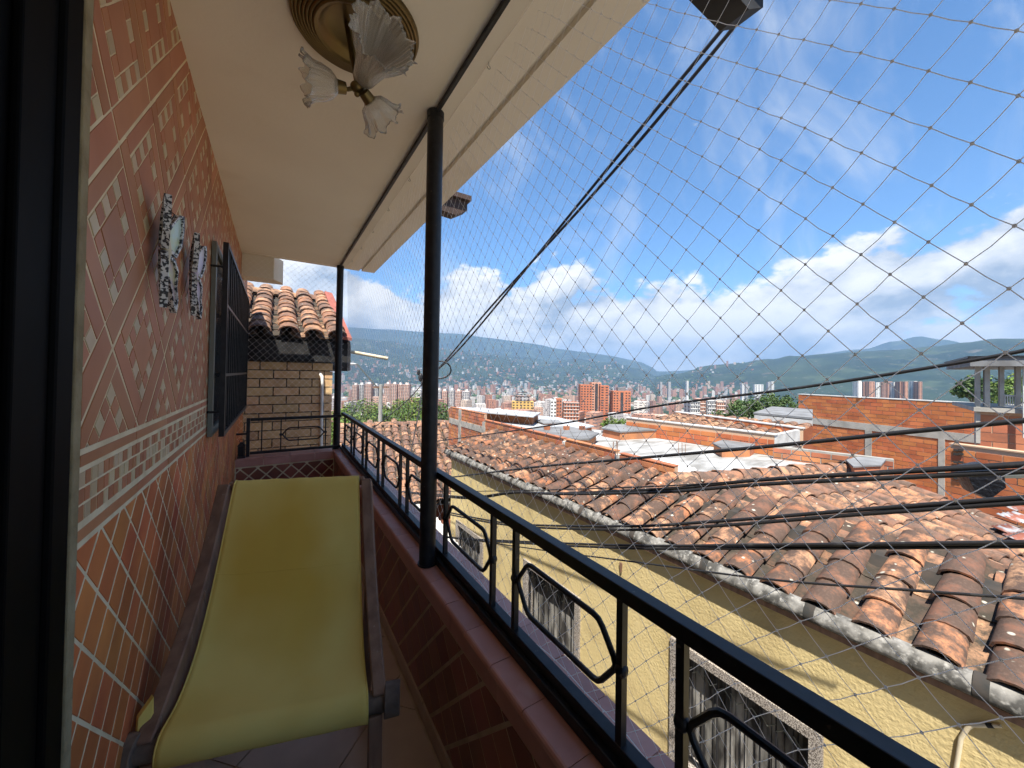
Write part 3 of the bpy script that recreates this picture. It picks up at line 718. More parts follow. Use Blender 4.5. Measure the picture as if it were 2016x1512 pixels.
# canvas sling: over the top bar, sagging, rolled over the front bar
def sling_pt(s, t):
    wr = .0016*mn.noise(V((s*9, t*3, 2)))+.0065*mn.noise(V((s*3.4, t*1.4, 7)))*math.sin(math.pi*min(1, t*1.1))+.004*mn.noise(V((s*11, t*1.1, 3)))*max(0, 1-t*2.6)+.004*mn.noise(V((s*2, t*9, 5)))*max(0, t-.45)
    if t < .06:
        a = t/.06; return lerp(TL, TR, s)+V((0,0,.018))*math.cos((1-a)*1.3)-fw*.018*math.sin((1-a)*1.9)+V((0,0,wr))
    if t < .86:
        a = (t-.06)/.80; sag = .100*math.sin(math.pi*a**1.25)+.02*math.sin(math.pi*a); e = (abs(2*s-1)/.89)**6
        return lerp(lerp(TL, FL, a), lerp(TR, FR, a), s)+V((0,0,.018+.020*a*a-sag-.006*math.sin(math.pi*s)*math.sin(math.pi*a)+wr+.008*e*math.sin(math.pi*a)))+fw*(.012*(1-a)+.004*a)
    a = (t-.86)/.14; th = a*math.pi*1.02
    return lerp(FL, FR, s)+V((0,0,.038*math.cos(th)+wr))+fw*(.038*math.sin(th)+.004)
def sling():
    nu, nv = 30, 72; mb = MB()
    for k in range(nv+1):
        for i in range(nu+1): mb.v.append(tuple(sling_pt(.055+.885*i/nu, k/nv)))
    for k in range(nv):
        for i in range(nu): mb.f.append((k*(nu+1)+i, k*(nu+1)+i+1, (k+1)*(nu+1)+i+1, (k+1)*(nu+1)+i))
    o = mb.build('canvas_sling', M_CANVAS, ch, smooth='all')
    sd = o.modifiers.new('thick', 'SOLIDIFY'); sd.thickness = .0022; sd.offset = 0
    MB().tube([sling_pt(.06+.88*i/24, .33)+V((0,0,.0012)) for i in range(25)], .0013, 5).build('seam', M_CANVAS, o)
    for sd_ in (.058, .936): MB().tube([sling_pt(sd_, .03+.92*i/50)+V((0,0,.001)) for i in range(51)], .0022, 6).build('hem', M_CANVAS, o, smooth='all')
sling()
# folded bit of cloth leaning on the wall by the door
fp = P(240, 1500, Z=.40)
fo = thing('folded_canvas', 'scrap of folded olive canvas wedged between the chair and the tiled wall', 'cloth', (XW+.03, fp.y, .2))
MB().prism([(XW+.012, fp.y-.05, .10), (XW+.05, fp.y+.02, .10), (XW+.035, fp.y+.05, .50), (XW+.012, fp.y+.035, .47)], (.006, -.012, 0)).build('fold', M_CANVAS, fo)
MB().prism([(XW+.020, fp.y-.06, .10), (XW+.07, fp.y+.0, .10), (XW+.045, fp.y+.035, .45)], (.006, -.012, 0)).build('fold', M_CANVAS, fo)
# pale skirting board strip between the chair and wall
tag(MB().prism([(XW+.0045, 1.25, .10), (XW+.0045, 1.62, .02), (XW+.0045, 1.62, .06), (XW+.0045, 1.25, .16)], (.012, 0, 0)).build('white_board', M_WPAINT), 'white painted board leaning low on the tiled wall behind the chair', 'board')
# ================================================================== TERRAIN
def skyline(tab, x):
    for (x0, y0), (x1, y1) in zip(tab, tab[1:]):
        if x0 <= x <= x1:
            t = (x-x0)/(x1-x0); t = t*t*(3-2*t); return y0+(y1-y0)*t
    return tab[0][1] if x < tab[0][0] else tab[-1][1]
AZC = TH
def az_px(az):          # azimuth from +Y to the picture column of its horizon point
    d = az-AZC; d = max(-1.2, min(1.2, d)); return CX+FPX*math.tan(d)
def hor(x): return 730+.0165*(x-542)
# skyline heights (pixels above the level line) of the near and the far range
NEAR = [(-600, 60), (300, 66), (690, 66), (760, 60), (830, 52), (880, 47), (960, 41), (1040, 34), (1090, 26), (1130, 30), (1200, 24), (1260, 12), (1290, 1), (1330, 6), (1400, 22), (1450, 26), (1520, 36), (1560, 44), (1640, 51), (1700, 56), (1760, 60), (1840, 68), (1900, 76), (1960, 84), (2016, 83), (2300, 78), (3600, 60)]
FAR = [(-600, 30), (600, 40), (900, 44), (1000, 38), (1060, 34), (1150, 22), (1240, 16), (1300, 8), (1500, 20), (1700, 50), (1760, 66), (1810, 76), (1850, 70), (1950, 50), (2300, 70), (3600, 50)]
def sst(a, b, x):
    t = max(0, min(1, (x-a)/(b-a))); return t*t*(3-2*t)
BASE = [(0, -3.0), (9, -3.0), (16, -4.6), (30, -9), (60, -18), (120, -32), (300, -62), (600, -92), (1200, -118), (2500, -134), (6000, -142), (60000, -142)]
def base_z(r):
    for (a, b), (c, d) in zip(BASE, BASE[1:]):
        if a <= r <= c: return b+(d-b)*(r-a)/(c-a)
    return BASE[-1][1]
def range_r(az):        # where the near range crests
    x = az_px(az); return 6200 if x > 1290 else 8600
def ground(x, y):
    r = math.hypot(x, y); az = math.atan2(x, y); z = base_z(r)
    if r > 1500:
        px = az_px(az); ca = max(.25, math.cos(min(1.3, abs(az-AZC)))); RR = range_r(az)
        h1 = skyline(NEAR, px)/FPX*ca*RR+150; h2 = skyline(FAR, px)/FPX*ca*10800+150
        n = mn.fractal(V((x/1900, y/1900, 3.1)), 1.0, 2.1, 5); n2 = mn.noise(V((x/700, y/700, 8)))
        up = sst(RR*.42, RR, r)*(1-.75*sst(RR, RR*1.6, r))
        z += h1*up*(1+.0*n)+ (n*95+n2*35)*sst(RR*.45, RR*.7, r)*(1-sst(RR*.86, RR, r)) - abs(n)*0
        z += h2*sst(9300, 10800, r)+n*60*sst(9300, 10000, r)*(1-sst(10300, 10800, r))
    return z
def terrain():
    rs = [3.6, 9, 16, 24, 36, 60, 100, 170, 280, 430, 600, 850, 1200, 1700, 2300]; r = 2300
    while r < 13600: r += 230 if r < 9500 else 500; rs.append(r)
    rs += [15000]
    azs = []; a = -math.pi
    while a < math.pi-1e-6:
        azs.append(a); a += math.radians(.55) if -.55 < a < 1.75 else math.radians(5)
    mb = MB(); mb.v.append((0, 0, -3.0)); n = len(azs)
    for r in rs:
        for a in azs:
            x, y = r*math.sin(a), r*math.cos(a); mb.v.append((x, y, ground(x, y)-(60 if r > 14000 else 0)))
    for k in range(n): mb.f.append((0, 1+k, 1+(k+1) % n))
    for i in range(len(rs)-1):
        for k in range(n):
            a, b = 1+i*n+k, 1+i*n+(k+1) % n; mb.f.append((a, a+n, b+n, b))
    m = bpy.data.materials.new('terrain'); m.use_nodes = True; nt = m.node_tree; N = nt.nodes.new; L = nt.links.new
    b = nt.nodes['Principled BSDF']; b.inputs['Roughness'].default_value = .95; b.inputs['Specular IOR Level'].default_value = .1
    ge = N('ShaderNodeNewGeometry')
    def nz(s, lo, hi, det=7):
        t = N('ShaderNodeTexNoise'); t.inputs['Scale'].default_value = s; t.inputs['Detail'].default_value = det; t.inputs['Roughness'].default_value = .62; L(ge.outputs['Position'], t.inputs[0])
        r_ = N('ShaderNodeMapRange'); r_.inputs[1].default_value = lo; r_.inputs[2].default_value = hi; L(t.outputs[0], r_.inputs[0]); return r_.outputs[0]
    def mix(f, a, c):
        x = N('ShaderNodeMix'); x.data_type = 'RGBA'; L(f, x.inputs[0])
        for i, q_ in ((6, a), (7, c)):
            if isinstance(q_, tuple): x.inputs[i].default_value = (*q_, 1)
            else: L(q_, x.inputs[i])
        return x.outputs[2]
    c = mix(nz(.0016, .42, .58), (.010, .022, .012), (.024, .040, .018)); c = mix(nz(.004, .54, .62), c, (.042, .060, .028)); c = mix(nz(.006, .62, .68), c, (.10, .085, .06)); c = mix(nz(.03, .66, .71, 3), c, (.22, .20, .18))
    ln_ = N('ShaderNodeVectorMath'); ln_.operation = 'LENGTH'; L(ge.outputs['Position'], ln_.inputs[0])
    near = N('ShaderNodeMapRange'); near.inputs[1].default_value = 90; near.inputs[2].default_value = 420; near.inputs[3].default_value = 0; near.inputs[4].default_value = 1; L(ln_.outputs['Value'], near.inputs[0])
    c = mix(near.outputs[0], mix(nz(.25, .45, .6), (.34, .32, .29), (.26, .235, .20)), c)
    L(c, b.inputs['Base Color'])
    mb.build('terrain', m, kind='structure', smooth='all')
terrain()
tag(MB().box(.9, 2.9, -12, 9, -3.05, -2.95).build('street', M_ASPH), kind='structure')
# ================================================================== generic builders
def brick_face(par, o, e, u, n, L, H, bl, bh, dp, m, mm, limit=300, name='brick', gap=.012, skip=None, mortar='mortar'):
    """running-bond bricks on the face at o spanned by e (along) and u (up); n points out"""
    o, e, u, n = V(o), V(e).normalized(), V(u).normalized(), V(n).normalized()
    if mm is not None: MB().prism([o, o+e*L, o+e*L+u*H, o+u*H], n*-.03).build(mortar, mm, par)
    me = {}
    def bm(w):
        w = round(w, 3)
        if w not in me: me[w] = MB().box(-w/2, w/2, -.001, dp, -bh/2+gap/2, bh/2-gap/2).mesh(name, m)
        return me[w]
    its = []; k = 0; z = 0
    while z+bh <= H+.001:
        x = -(bl/2 if k % 2 else 0)
        while x < L:
            a, b = max(0, x), min(L, x+bl)
            if b-a > bl*.2 and not (skip and skip(a, b, z, z+bh)):
                c = o+e*((a+b)/2)+u*(z+bh/2)+n*random.uniform(-.002, .003)
                its.append((bm(b-a-gap), frame(c, e, n, u)))
            x += bl
        z += bh; k += 1
    pieces(par, name, its, limit)
def barrel(m, L=.42, w0=.215, w1=.175, h=.082, t=.013, flip=False, seg=6, name='roof_tile'):
    mb = MB()
    def arc(y, w, hh, d):
        return [((w/2-d)*math.cos(math.pi*k/seg), y, (hh-d)*math.sin(math.pi*k/seg)) for k in range(seg+1)]
    A, B, C, D = arc(0, w0, h, 0), arc(L, w1, h*.85, 0), arc(0, w0, h, t), arc(L, w1, h*.85, t)
    n = seg+1; vs = A+B+C+D
    if flip: vs = [(x, y, -z+h) for x, y, z in vs]
    fs = []
    for k in range(seg):
        fs += [(k, k+1, n+k+1, n+k), (2*n+k+1, 2*n+k, 3*n+k, 3*n+k+1), (k+1, k, 2*n+k, 2*n+k+1)]
    if flip: fs = [tuple(reversed(f)) for f in fs]
    return mb.add(vs, fs).mesh(name, m, smooth=50)
def tile_roof(par, o, e, u, W_, H_, m, per=.235, exp=.30, keep=None, limit=300, L=.42, ws=1.0, jit=.02, name='roof_tile'):
    """barrel tiles: o = eave corner, e = along eave, u = up the slope"""
    o, e, u = V(o), V(e).normalized(), V(u).normalized(); n = e.cross(u).normalized()
    if n.z < 0: n = -n
    cov = [barrel(m, L*random.uniform(.97, 1.04), .205*ws, .172*ws, random.uniform(.062, .074)*ws, name=name) for _ in range(4)]
    chn = [barrel(M_CHAN, L, .20*ws, .17*ws, .06*ws, flip=True, name=name) for _ in range(2)]
    its = []; nc = int(W_/per); nr = int(H_/exp)+1
    for k in range(nc+1):
        kj = random.uniform(-jit, jit)*.7
        for r in range(nr):
            for ch in (0, 1):
                a = (k+(.5 if not ch else 0))*per+kj*.5+random.uniform(-jit, jit)*.35; b = r*exp+random.uniform(-jit, jit)-(.03 if not ch else 0)+(kj if not ch else 0)
                if b > H_-.05: continue
                c = o+e*a+u*b+n*((.062 if not ch else -.008)*ws+random.uniform(-.004, .006))
                if keep and not keep(c): continue
                rx = math.radians(random.uniform(-1.3, 1.3)); tilt = .046+random.uniform(-.010, .010)
                uu = (u*math.cos(tilt)-n*math.sin(tilt)*1.0); ee = (e*math.cos(rx)+uu*math.sin(rx)).normalized(); uu = (uu-ee*uu.dot(ee)).normalized(); nn = ee.cross(uu)
                if nn.z < 0: ee = -ee; nn = -nn
                its.append((random.choice(chn if ch else cov), frame(c, ee, uu, nn)))
    pieces(par, name, [i for i in its if i[0] in cov], limit*2//3); pieces(par, name, [i for i in its if i[0] in chn], limit//3)
def ridge_tiles(par, p, q, m, ws=1.0, name='ridge_tile'):
    p, q = V(p), V(q); d = (q-p); L = d.length; d.normalize(); me = [barrel(m, .42, .24*ws, .21*ws, .095*ws, name=name) for _ in range(3)]
    s = 0; its = []
    while s < L-.1:
        up = V((0,0,1)); x = d.cross(up).normalized(); z = x.cross(d); tl = .05
        dd = (d*math.cos(tl)-z*math.sin(tl)); zz = x.cross(dd)
        its.append((random.choice(me), frame(p+d*s+V((random.uniform(-.015,.015), 0, .012+random.uniform(-.008,.008))), x, dd, zz))); s += .33
    pieces(par, name, its)
def pxz(pts, z): return [P(x, y, Z=z) for x, y in pts]
def slab_px(name, pts, z, th, m, par=None): return MB().prism([p-V((0,0,th)) for p in pxz(pts, z)], (0, 0, th)).build(name, m, par)
# ================================================================== TAN BRICK NEIGHBOUR (past the end of the balcony)
nb = thing('tan_brick_house', 'tan brick house with mossy clay tile roof past the balcony end', 'house', (0, 5.5, -4))
YN = 4.76
wx0, wx1 = -.75, .565
MB().box(wx0, wx1-.03, YN+.03, 8.2, -4, 1.42).build('wall', M_MORT_D, nb)
brick_face(nb, (wx0, YN+.03, -.45), (1,0,0), (0,0,1), (0,-1,0), wx1-wx0, 1.86, .245, .0925, .026, M_BRICK_T, None, gap=.011)
brick_face(nb, (wx1-.03, YN+.06, -.45), (0,1,0), (0,0,1), (1,0,0), 3.0, 1.86, .245, .0925, .026, M_BRICK_T, None, limit=60, gap=.011)
ex0, ex1, ye = -.75, .735, 4.70
MB().box(ex0, ex1, ye, ye+.025, 1.41, 1.645).build('fascia', M_FASCIA, nb)
MB().box(ex1-.025, ex1, ye+.026, 6.6, 1.31, 1.63).build('side_fascia', M_FASCIA, nb)
for k in range(20): MB().box(ex1+.0005, ex1+.014, ye+.05+k*.075, ye+.09+k*.075, 1.32, 1.62).build('fascia_rib', M_GREY, nb)
sl = .385; un = V((0, 1, sl)).normalized()
MB().prism([(ex0, ye, 1.630), (ex1, ye, 1.630), (ex1, 6.62, 1.630+2.02*sl), (ex0, 6.62, 1.630+2.02*sl)], (0, 0, .016)).build('roof_deck', M_UNDER, nb)
tile_roof(nb, (ex0, ye-.02, 1.665), (1,0,0), un, ex1-ex0-.07, 2.16, M_ROOF2, per=.245, exp=.235)
MB().prism([(ex1-.10, ye-.02, 1.675), (ex1+.012, ye-.02, 1.665), (ex1+.012, 6.62, 1.665+2.04*sl+.08), (ex1-.10, 6.62, 1.675+2.04*sl+.09)], (0, 0, .035)).build('flashing', M_FLASH, nb)
ridge_tiles(nb, (ex0, 6.62, 1.66+2.02*sl), (ex1-.1, 6.60, 1.64+2.0*sl), M_ROOF2)
a, b = P(700, 692, X=.755), P(764, 706, D=4.75)
a = V((.73, 4.92, 1.555)); b = P(764, 706, D=4.62)
tag(MB().tube([a, b], .021, 14).build('drain_spout', M_PVC, smooth=40), 'cream plastic spout pipe sticking out from the black fascia of the tan brick house', 'pipe')
pp = [P(630, 734, Y=YN-.012), P(634, 742, Y=YN-.02), P(634, 760, Y=YN-.02), P(632, 900, Y=YN-.02)]
tag(MB().tube([pp[0]+V((0,.03,0))]+pp[1:], .0165, 12).build('wall_pipe', M_PVCW, smooth=50), 'white plastic pipe running down the tan brick wall', 'pipe')
# ================================================================== YELLOW HOUSE
E0 = V((3.067, .2, 0)); EE = V((2.914-3.067, 6.859-.2, 0)).normalized(); ET = V((EE.y, -EE.x, 0))
def yh(s, t, z): return E0+EE*s+ET*t+V((0,0,z))
yo = thing('yellow_house', 'yellow stucco house below the balcony with an old clay tile roof', 'house', tuple(yh(2, .5, -3)))
S0, S1, ZE = -5.6, 6.72, -.24  # unseen near end of the wall is lengthened to bounce sunlight
wins = [((.99, 2.10), (-2.14, -1.06)), ((3.27, 4.40), (-2.22, -1.31)), ((5.58, 6.62), (-2.30, -1.49))]
def yy2s(y): return (y-.2)/EE.y
cuts = [(S0, S0)]
wl = MB(); TW = .085
def wbox(s0, s1, z0, z1, t0=TW, t1=TW+.18):
    wl.hexa([yh(s0,t0,z0), yh(s1,t0,z0), yh(s1,t1,z0), yh(s0,t1,z0), yh(s0,t0,z1), yh(s1,t0,z1), yh(s1,t1,z1), yh(s0,t1,z1)])
cur = S0
for (ya, yb), (za, zb) in wins:
    sa, sb = yy2s(ya), yy2s(yb); wbox(cur, sa, -3.2, ZE-.10); wbox(sa, sb, -3.2, za); wbox(sa, sb, zb, ZE-.10); cur = sb
wbox(cur, S1, -3.2, ZE-.10); wbox(S1-.18, S1-.001, -3.2, ZE-.12, TW+.181, .98)
wl.build('wall', M_STUCCO, yo)
# fine render texture grid for the wall stays in its material; gutter in lengths with dark joints
for k in range(18):
    s0, s1 = S0+k*.72, min(S0+(k+1)*.72-.008, S1+.16)
    if s0 > S1: break
    prof = [(.088, -.03), (.092, .014), (.066, .030), (.03, .022), (.004, .002), (-.010, -.028), (-.012, -.052), (-.002, -.072), (.02, -.080), (.06, -.078), (.09, -.06)]
    j = random.uniform(-.004, .004)
    MB().prism([yh(s0, t, ZE+z+j) for t, z in prof], EE*(s1-s0)).build('gutter', M_GUTTER, yo, smooth=50)
    MB().prism([yh(s1-.05, t*1.03-.002, ZE+z*1.05+j+.002) for t, z in prof], EE*.055).build('gutter_joint', M_UNDER, yo, smooth=50)
MB().hexa([yh(S0, .012, ZE-.122), yh(S1+.1, .012, ZE-.122), yh(S1+.1, TW-.002, ZE-.122), yh(S0, TW-.002, ZE-.122), yh(S0, .012, ZE-.084), yh(S1+.1, .012, ZE-.084), yh(S1+.1, TW-.002, ZE-.084), yh(S0, TW-.002, ZE-.084)]).build('soffit_board', M_WOOD, yo)
SLA = .27; TRG = .88
zr = lambda t: ZE-.075+SLA*t
MB().prism([yh(S0, .06, zr(.06)-.085), yh(S1+.1, .06, zr(.06)-.085), yh(S1+.1, TRG, zr(TRG)-.085), yh(S0, TRG, zr(TRG)-.085)], (0, 0, .02)).build('roof_bed', M_UNDER, yo)
ua = (ET+V((0,0,SLA))).normalized()
tile_roof(yo, yh(-2.2, .085, zr(.085)+.004), EE, ua, S1+2.2+.1, .90, M_ROOF, per=.262, exp=.275, L=.40, ws=.98, jit=.016)
MB().prism([yh(S0, TRG-.10, zr(TRG)-.02), yh(S0, TRG-.05, zr(TRG)+.058), yh(S0, TRG+.13, zr(TRG)+.058), yh(S0, TRG+.13, zr(TRG)-.06)], EE*(S1-S0)).build('ridge_mortar', M_UNDER, yo)
ridge_tiles(yo, yh(S1+.08, TRG+.03, zr(TRG)+.045), yh(yy2s(2.95), TRG+.03, zr(TRG)+.045), M_ROOF)
bk = MB()
bk.hexa([yh(S0, TRG+.12, -3.2), yh(S1, TRG+.12, -3.2), yh(S1, TRG+.16, -3.2), yh(S0, TRG+.16, -3.2), yh(S0, TRG+.02, zr(TRG)-.02), yh(S1, TRG+.02, zr(TRG)-.02), yh(S1, TRG+.16, zr(TRG)-.04), yh(S0, TRG+.16, zr(TRG)-.04)])
bk.build('back_wall', M_CONC, yo)
def win(k):
    (ya, yb), (za, zb) = wins[k]; sa, sb = yy2s(ya), yy2s(yb); w = .075; T0 = TW-.028
    def bx(nm, s0, s1, z0, z1, t0, t1, m, par, bevel=0):
        return MB().hexa([yh(s0,t0,z0), yh(s1,t0,z0), yh(s1,t1,z0), yh(s0,t1,z0), yh(s0,t0,z1), yh(s1,t0,z1), yh(s1,t1,z1), yh(s0,t1,z1)]).build(nm, m, par)
    wn = bx('window', sa+w, sb-w, za+w, zb-w, TW+.12, TW+.14, M_UNDER, yo)
    for a in ((sa, sa+w, za, zb), (sb-w, sb, za, zb), (sa+w, sb-w, zb-w, zb), (sa+w, sb-w, za, za+w)): bx('surround', *a, T0, TW+.10, M_GRANITE, wn)
    n = 11; pw = (sb-sa-2*w-.03)/n
    for i in range(n):
        bx('plank', sa+w+.015+i*pw, sa+w+.015+(i+1)*pw-.008, za+w+.01, zb-w-.02, TW+.085+random.uniform(-.006, .006), TW+.115, M_PLANK, wn)
    bx('grille_rail', sa+w, sb-w, zb-w-.04, zb-w-.012, TW+.02, TW+.045, M_IRON, wn); bx('grille_rail', sa+w, sb-w, za+w+.01, za+w+.035, TW+.02, TW+.045, M_IRON, wn)
    bx('grille_rail', sa+w, sa+w+.025, za+w+.036, zb-w-.041, TW+.02, TW+.045, M_IRON, wn); bx('grille_rail', sb-w-.025, sb-w, za+w+.036, zb-w-.041, TW+.02, TW+.045, M_IRON, wn)
    nb_ = 9
    for i in range(1, nb_):
        s = sa+w+(sb-sa-2*w)*i/nb_; MB().tube([yh(s, TW+.032, za+w+.02), yh(s, TW+.032, zb-w-.02)], .006, 6).build('grille_bar', M_IRON, wn)
    for i in range(nb_):   # little zigzag ornaments between the bars
        s0, s1 = sa+w+(sb-sa-2*w)*i/nb_, sa+w+(sb-sa-2*w)*(i+1)/nb_; zz = zb-w-.10-.05*(i % 2)
        MB().tube([yh(s0, TW+.03, zz), yh((s0+s1)/2, TW+.026, zz+(.05 if i % 2 else -.05)), yh(s1, TW+.03, zz)], .0045, 6).build('grille_scroll', M_ALU, wn)
for k in range(3): win(k)
q0 = P(1884, 1505, pl=(yh(0, TW, 0), ET)); q1 = P(1893, 1450, pl=(yh(0, TW, 0), ET)); q2 = P(1915, 1425, pl=(yh(0, TW, 0), ET)); q3 = P(1972, 1427, pl=(yh(0, TW, 0), ET))
cd = thing('conduit_pipe', 'bent cream conduit with a black joint on the yellow wall', 'pipe', tuple(q0))
bz = [q0+(q0-q1)*6]+[q0, q1, lerp(q1, q2, .55)+V((0,0,.012)), q2, lerp(q2, q3, .5)]
MB().tube([p-ET*.012 for p in bz], .010, 10).build('pipe', M_PVC, cd, smooth=60); MB().tube([lerp(q2, q3, .5)-ET*.012, lerp(q2, q3, .72)-ET*.012], .0105, 10).build('joint', M_IRON, cd); MB().tube([lerp(q2, q3, .72)-ET*.012, q3-ET*.012], .008, 10).build('pipe_end', M_PVC, cd)
# cables on the wall: a small hanging tag
hg = P(1222, 1108, pl=(yh(0, TW-.02, 0), ET)); tag(MB().prism([hg+EE*.02, hg-EE*.02, hg-EE*.012-V((0,0,.09)), hg+EE*.006-V((0,0,.11))], ET*.006).build('hanging_rag', M_WOOD), 'small brown rag hanging from a wire on the yellow wall', 'rag')
# ================================================================== SECOND TILE ROOF (behind the yellow house ridge)
hB = thing('tile_roof_house', 'house behind the yellow one with a broad clay tile roof', 'house', (5.2, 1.5, -3))
eB = V((.957, -.29, 0)); cB = V((.29, .957, .225)).normalized(); OB = V((3.98, 2.98, -.065))
def keepB(c): return (c-E0).dot(ET) > TRG+.33
ridge_tiles(hB, yh(yy2s(3.0), TRG+.22, zr(TRG)+.02), yh(-2.2, TRG+.22, zr(TRG)-.01), M_ROOF2, .9, 'roof_tile')
WB = 3.6; HB = 4.6
ob = OB-cB*HB-eB*1.6
nB = eB.cross(cB).normalized()
def onB(p, d=-.07): return V((p.x, p.y, OB.z+d-(nB.x*(p.x-OB.x)+nB.y*(p.y-OB.y))/nB.z))
MB().prism([onB(yh(-2.4, TRG+.18, 0)), onB(ob+eB*(WB+1.6)), onB(ob+eB*(WB+1.6)+cB*HB), onB(yh(yy2s(2.92), TRG+.18, 0))], (0, 0, .02)).build('roof_bed', M_UNDER, hB)
tile_roof(hB, ob, eB, cB, WB+1.6, HB, M_ROOF2, per=.205, exp=.31, keep=keepB, jit=.018, ws=.88)
ridge_tiles(hB, OB+V((.3, -.08, .06)), OB+eB*WB+V((0,0,.06)), M_ROOF2)
pw = [OB+eB*.6, OB+eB*WB, OB+eB*WB-cB*HB*.9, V((4.5, .2, 0)), V((4.3, 2.2, 0))]
MB().prism([V((p.x, p.y, -3.2)) for p in pw], (0, 0, 2.1)).build('wall', M_CONC, hB)
# black sheet over a box and loose metal on that roof
nB = eB.cross(cB).normalized(); nB = nB if nB.z > 0 else -nB; plB = (OB+nB*.09, nB)
bp_ = P(1925, 975, pl=plB)
bt = thing('covered_bundle', 'bundle wrapped in black plastic sheet resting on the tile roof', 'bundle', tuple(bp_))
pa_ = [P(1898, 940, pl=(bp_, ray(1925, 975))), P(1905, 925, pl=(bp_, ray(1925, 975))), P(1945, 918, pl=(bp_, ray(1925, 975))), P(1978, 930, pl=(bp_, ray(1925, 975))), P(1982, 960, pl=(bp_, ray(1925, 975))), P(1945, 985, pl=(bp_, ray(1925, 975))), P(1915, 972, pl=(bp_, ray(1925, 975)))]
dv = V((.9, .35, 0)); mbp = MB(); m_ = len(pa_)
for k, sc in enumerate((.85, 1.0, 1.04, .98, .8)):
    cc = sum(pa_, V((0,0,0)))/m_
    for i in range(m_*3):
        a_, b_ = pa_[i//3], pa_[(i//3+1) % m_]; p = lerp(a_, b_, (i % 3)/3); mbp.v.append(tuple(cc+(p-cc)*sc+dv*.16*(k-.5)+V((0, 0, .012*mn.noise(p*9+V((0,0,k*3)))))))
nn_ = m_*3
for k in range(4):
    for i in range(nn_): mbp.f.append((k*nn_+i, k*nn_+(i+1)%nn_, (k+1)*nn_+(i+1)%nn_, (k+1)*nn_+i))
mbp.f += [tuple(range(nn_-1, -1, -1)), tuple(range(4*nn_, 5*nn_))]
mbp.build('plastic_sheet', M_PLASTIC, bt, smooth=35)
s0_, s1_ = P(1950, 938, pl=(bp_, ray(1925, 975))), P(2060, 936, pl=(bp_, ray(1925, 975)))
MB().beam(s0_-dv*.03, s1_-dv*.03, .05, .035).build('metal_channel', M_ALU, bt)
for k, (px, py, w) in enumerate(((1985, 1042, .13), (2000, 1020, .16), (2010, 1062, .14), (1995, 1003, .12))):
    c = P(px, py, pl=(plB[0]+nB*.05, nB)); t = tag(bpy.data.objects.new('scrap_sheet', None), None)
    mb = MB(); nseg = 10
    for i in range(nseg+1):
        for s_ in (-1, 1): mb.v.append(tuple(c+eB*((i/nseg-.5)*w*2)+cB*(s_*w*.55)+nB*(.012*math.sin(i*2.1)+.01*k)))
    for i in range(nseg): mb.f.append((2*i, 2*i+1, 2*i+3, 2*i+2))
    o = mb.build('scrap_sheet', M_RUST, smooth='all'); sd = o.modifiers.new('t', 'SOLIDIFY'); sd.thickness = .004
    tag(o, ('crumpled rusty zinc sheet below the others on the tile roof', 'crumpled zinc sheet in the middle of the scrap heap on the tile roof', 'lowest crumpled zinc sheet of the scrap heap on the tile roof', 'crumpled zinc sheet just under the black plastic bundle')[k], 'sheet', 'zinc scraps on the tile roof')
# ================================================================== BRICK TERRACE behind the ridge, white slab roof
XB = 4.28
bt2 = thing('brick_terrace', 'flat roofed brick building with low orange parapet and white slab', 'building', (6, 6, -3))
ZS = -.10
MB().prism([(XB+.1, 2.6, -3.2), (6.7, 1.65, -3.2), (7.9, 2.8, -3.2), (7.4, 6.2, -3.2), (6.3, 9.7, -3.2), (XB+.1, 10.1, -3.2)], (0, 0, ZS+3.2)).build('body', M_WHITE, bt2)
segs = [(8.02, 10.1, .335), (5.06, 8.0, .195), (3.86, 5.0, .19), (2.9, 3.78, .17)]
for (ya, yb, zt) in segs:
    MB().box(XB+.032, XB+.10, ya, yb, -1.2, zt-.004).build('parapet_core', M_MORT, bt2)
    H = zt+1.0
    brick_face(bt2, (XB+.032, yb, zt-.0-H+.0), (0,-1,0), (0,0,1), (-1,0,0), yb-ya, H-.001, .26, .082, .028, M_BRICK_W, None, limit=75, gap=.012)
    MB().box(XB+.004, XB+.11, ya-.004, yb+.004, zt-.003, zt+.008).build('cap', M_BRICK_W, bt2)
for y_, w_, zt, m in ((9.36, .16, .34, M_CONC), (7.98, .12, .16, M_CONC), (5.03, .05, .16, M_WPAINT), (3.82, .07, .16, M_WPAINT)):
    MB().box(XB-.012, XB+.11, y_-w_/2, y_+w_/2, -1.2, zt-.01).build('column', m, bt2)
MB().box(XB-.008, XB+.05, 7.9, 10.1, -.12, .03).build('ring_beam', M_CONC, bt2)
for px, py in ((1206, 897), (1212, 895), (1216, 897), (1228, 860), (1234, 858), (1240, 860), (1247, 862), (1336, 895), (1343, 893), (1349, 897), (1104, 866)):
    b_ = P(px, py, Z=ZS+.02 if px > 1220 else .16); MB().tube([b_, b_+V((random.uniform(-.02,.02), 0, .20))], .006, 6).build('rebar', M_WOOD, bt2)
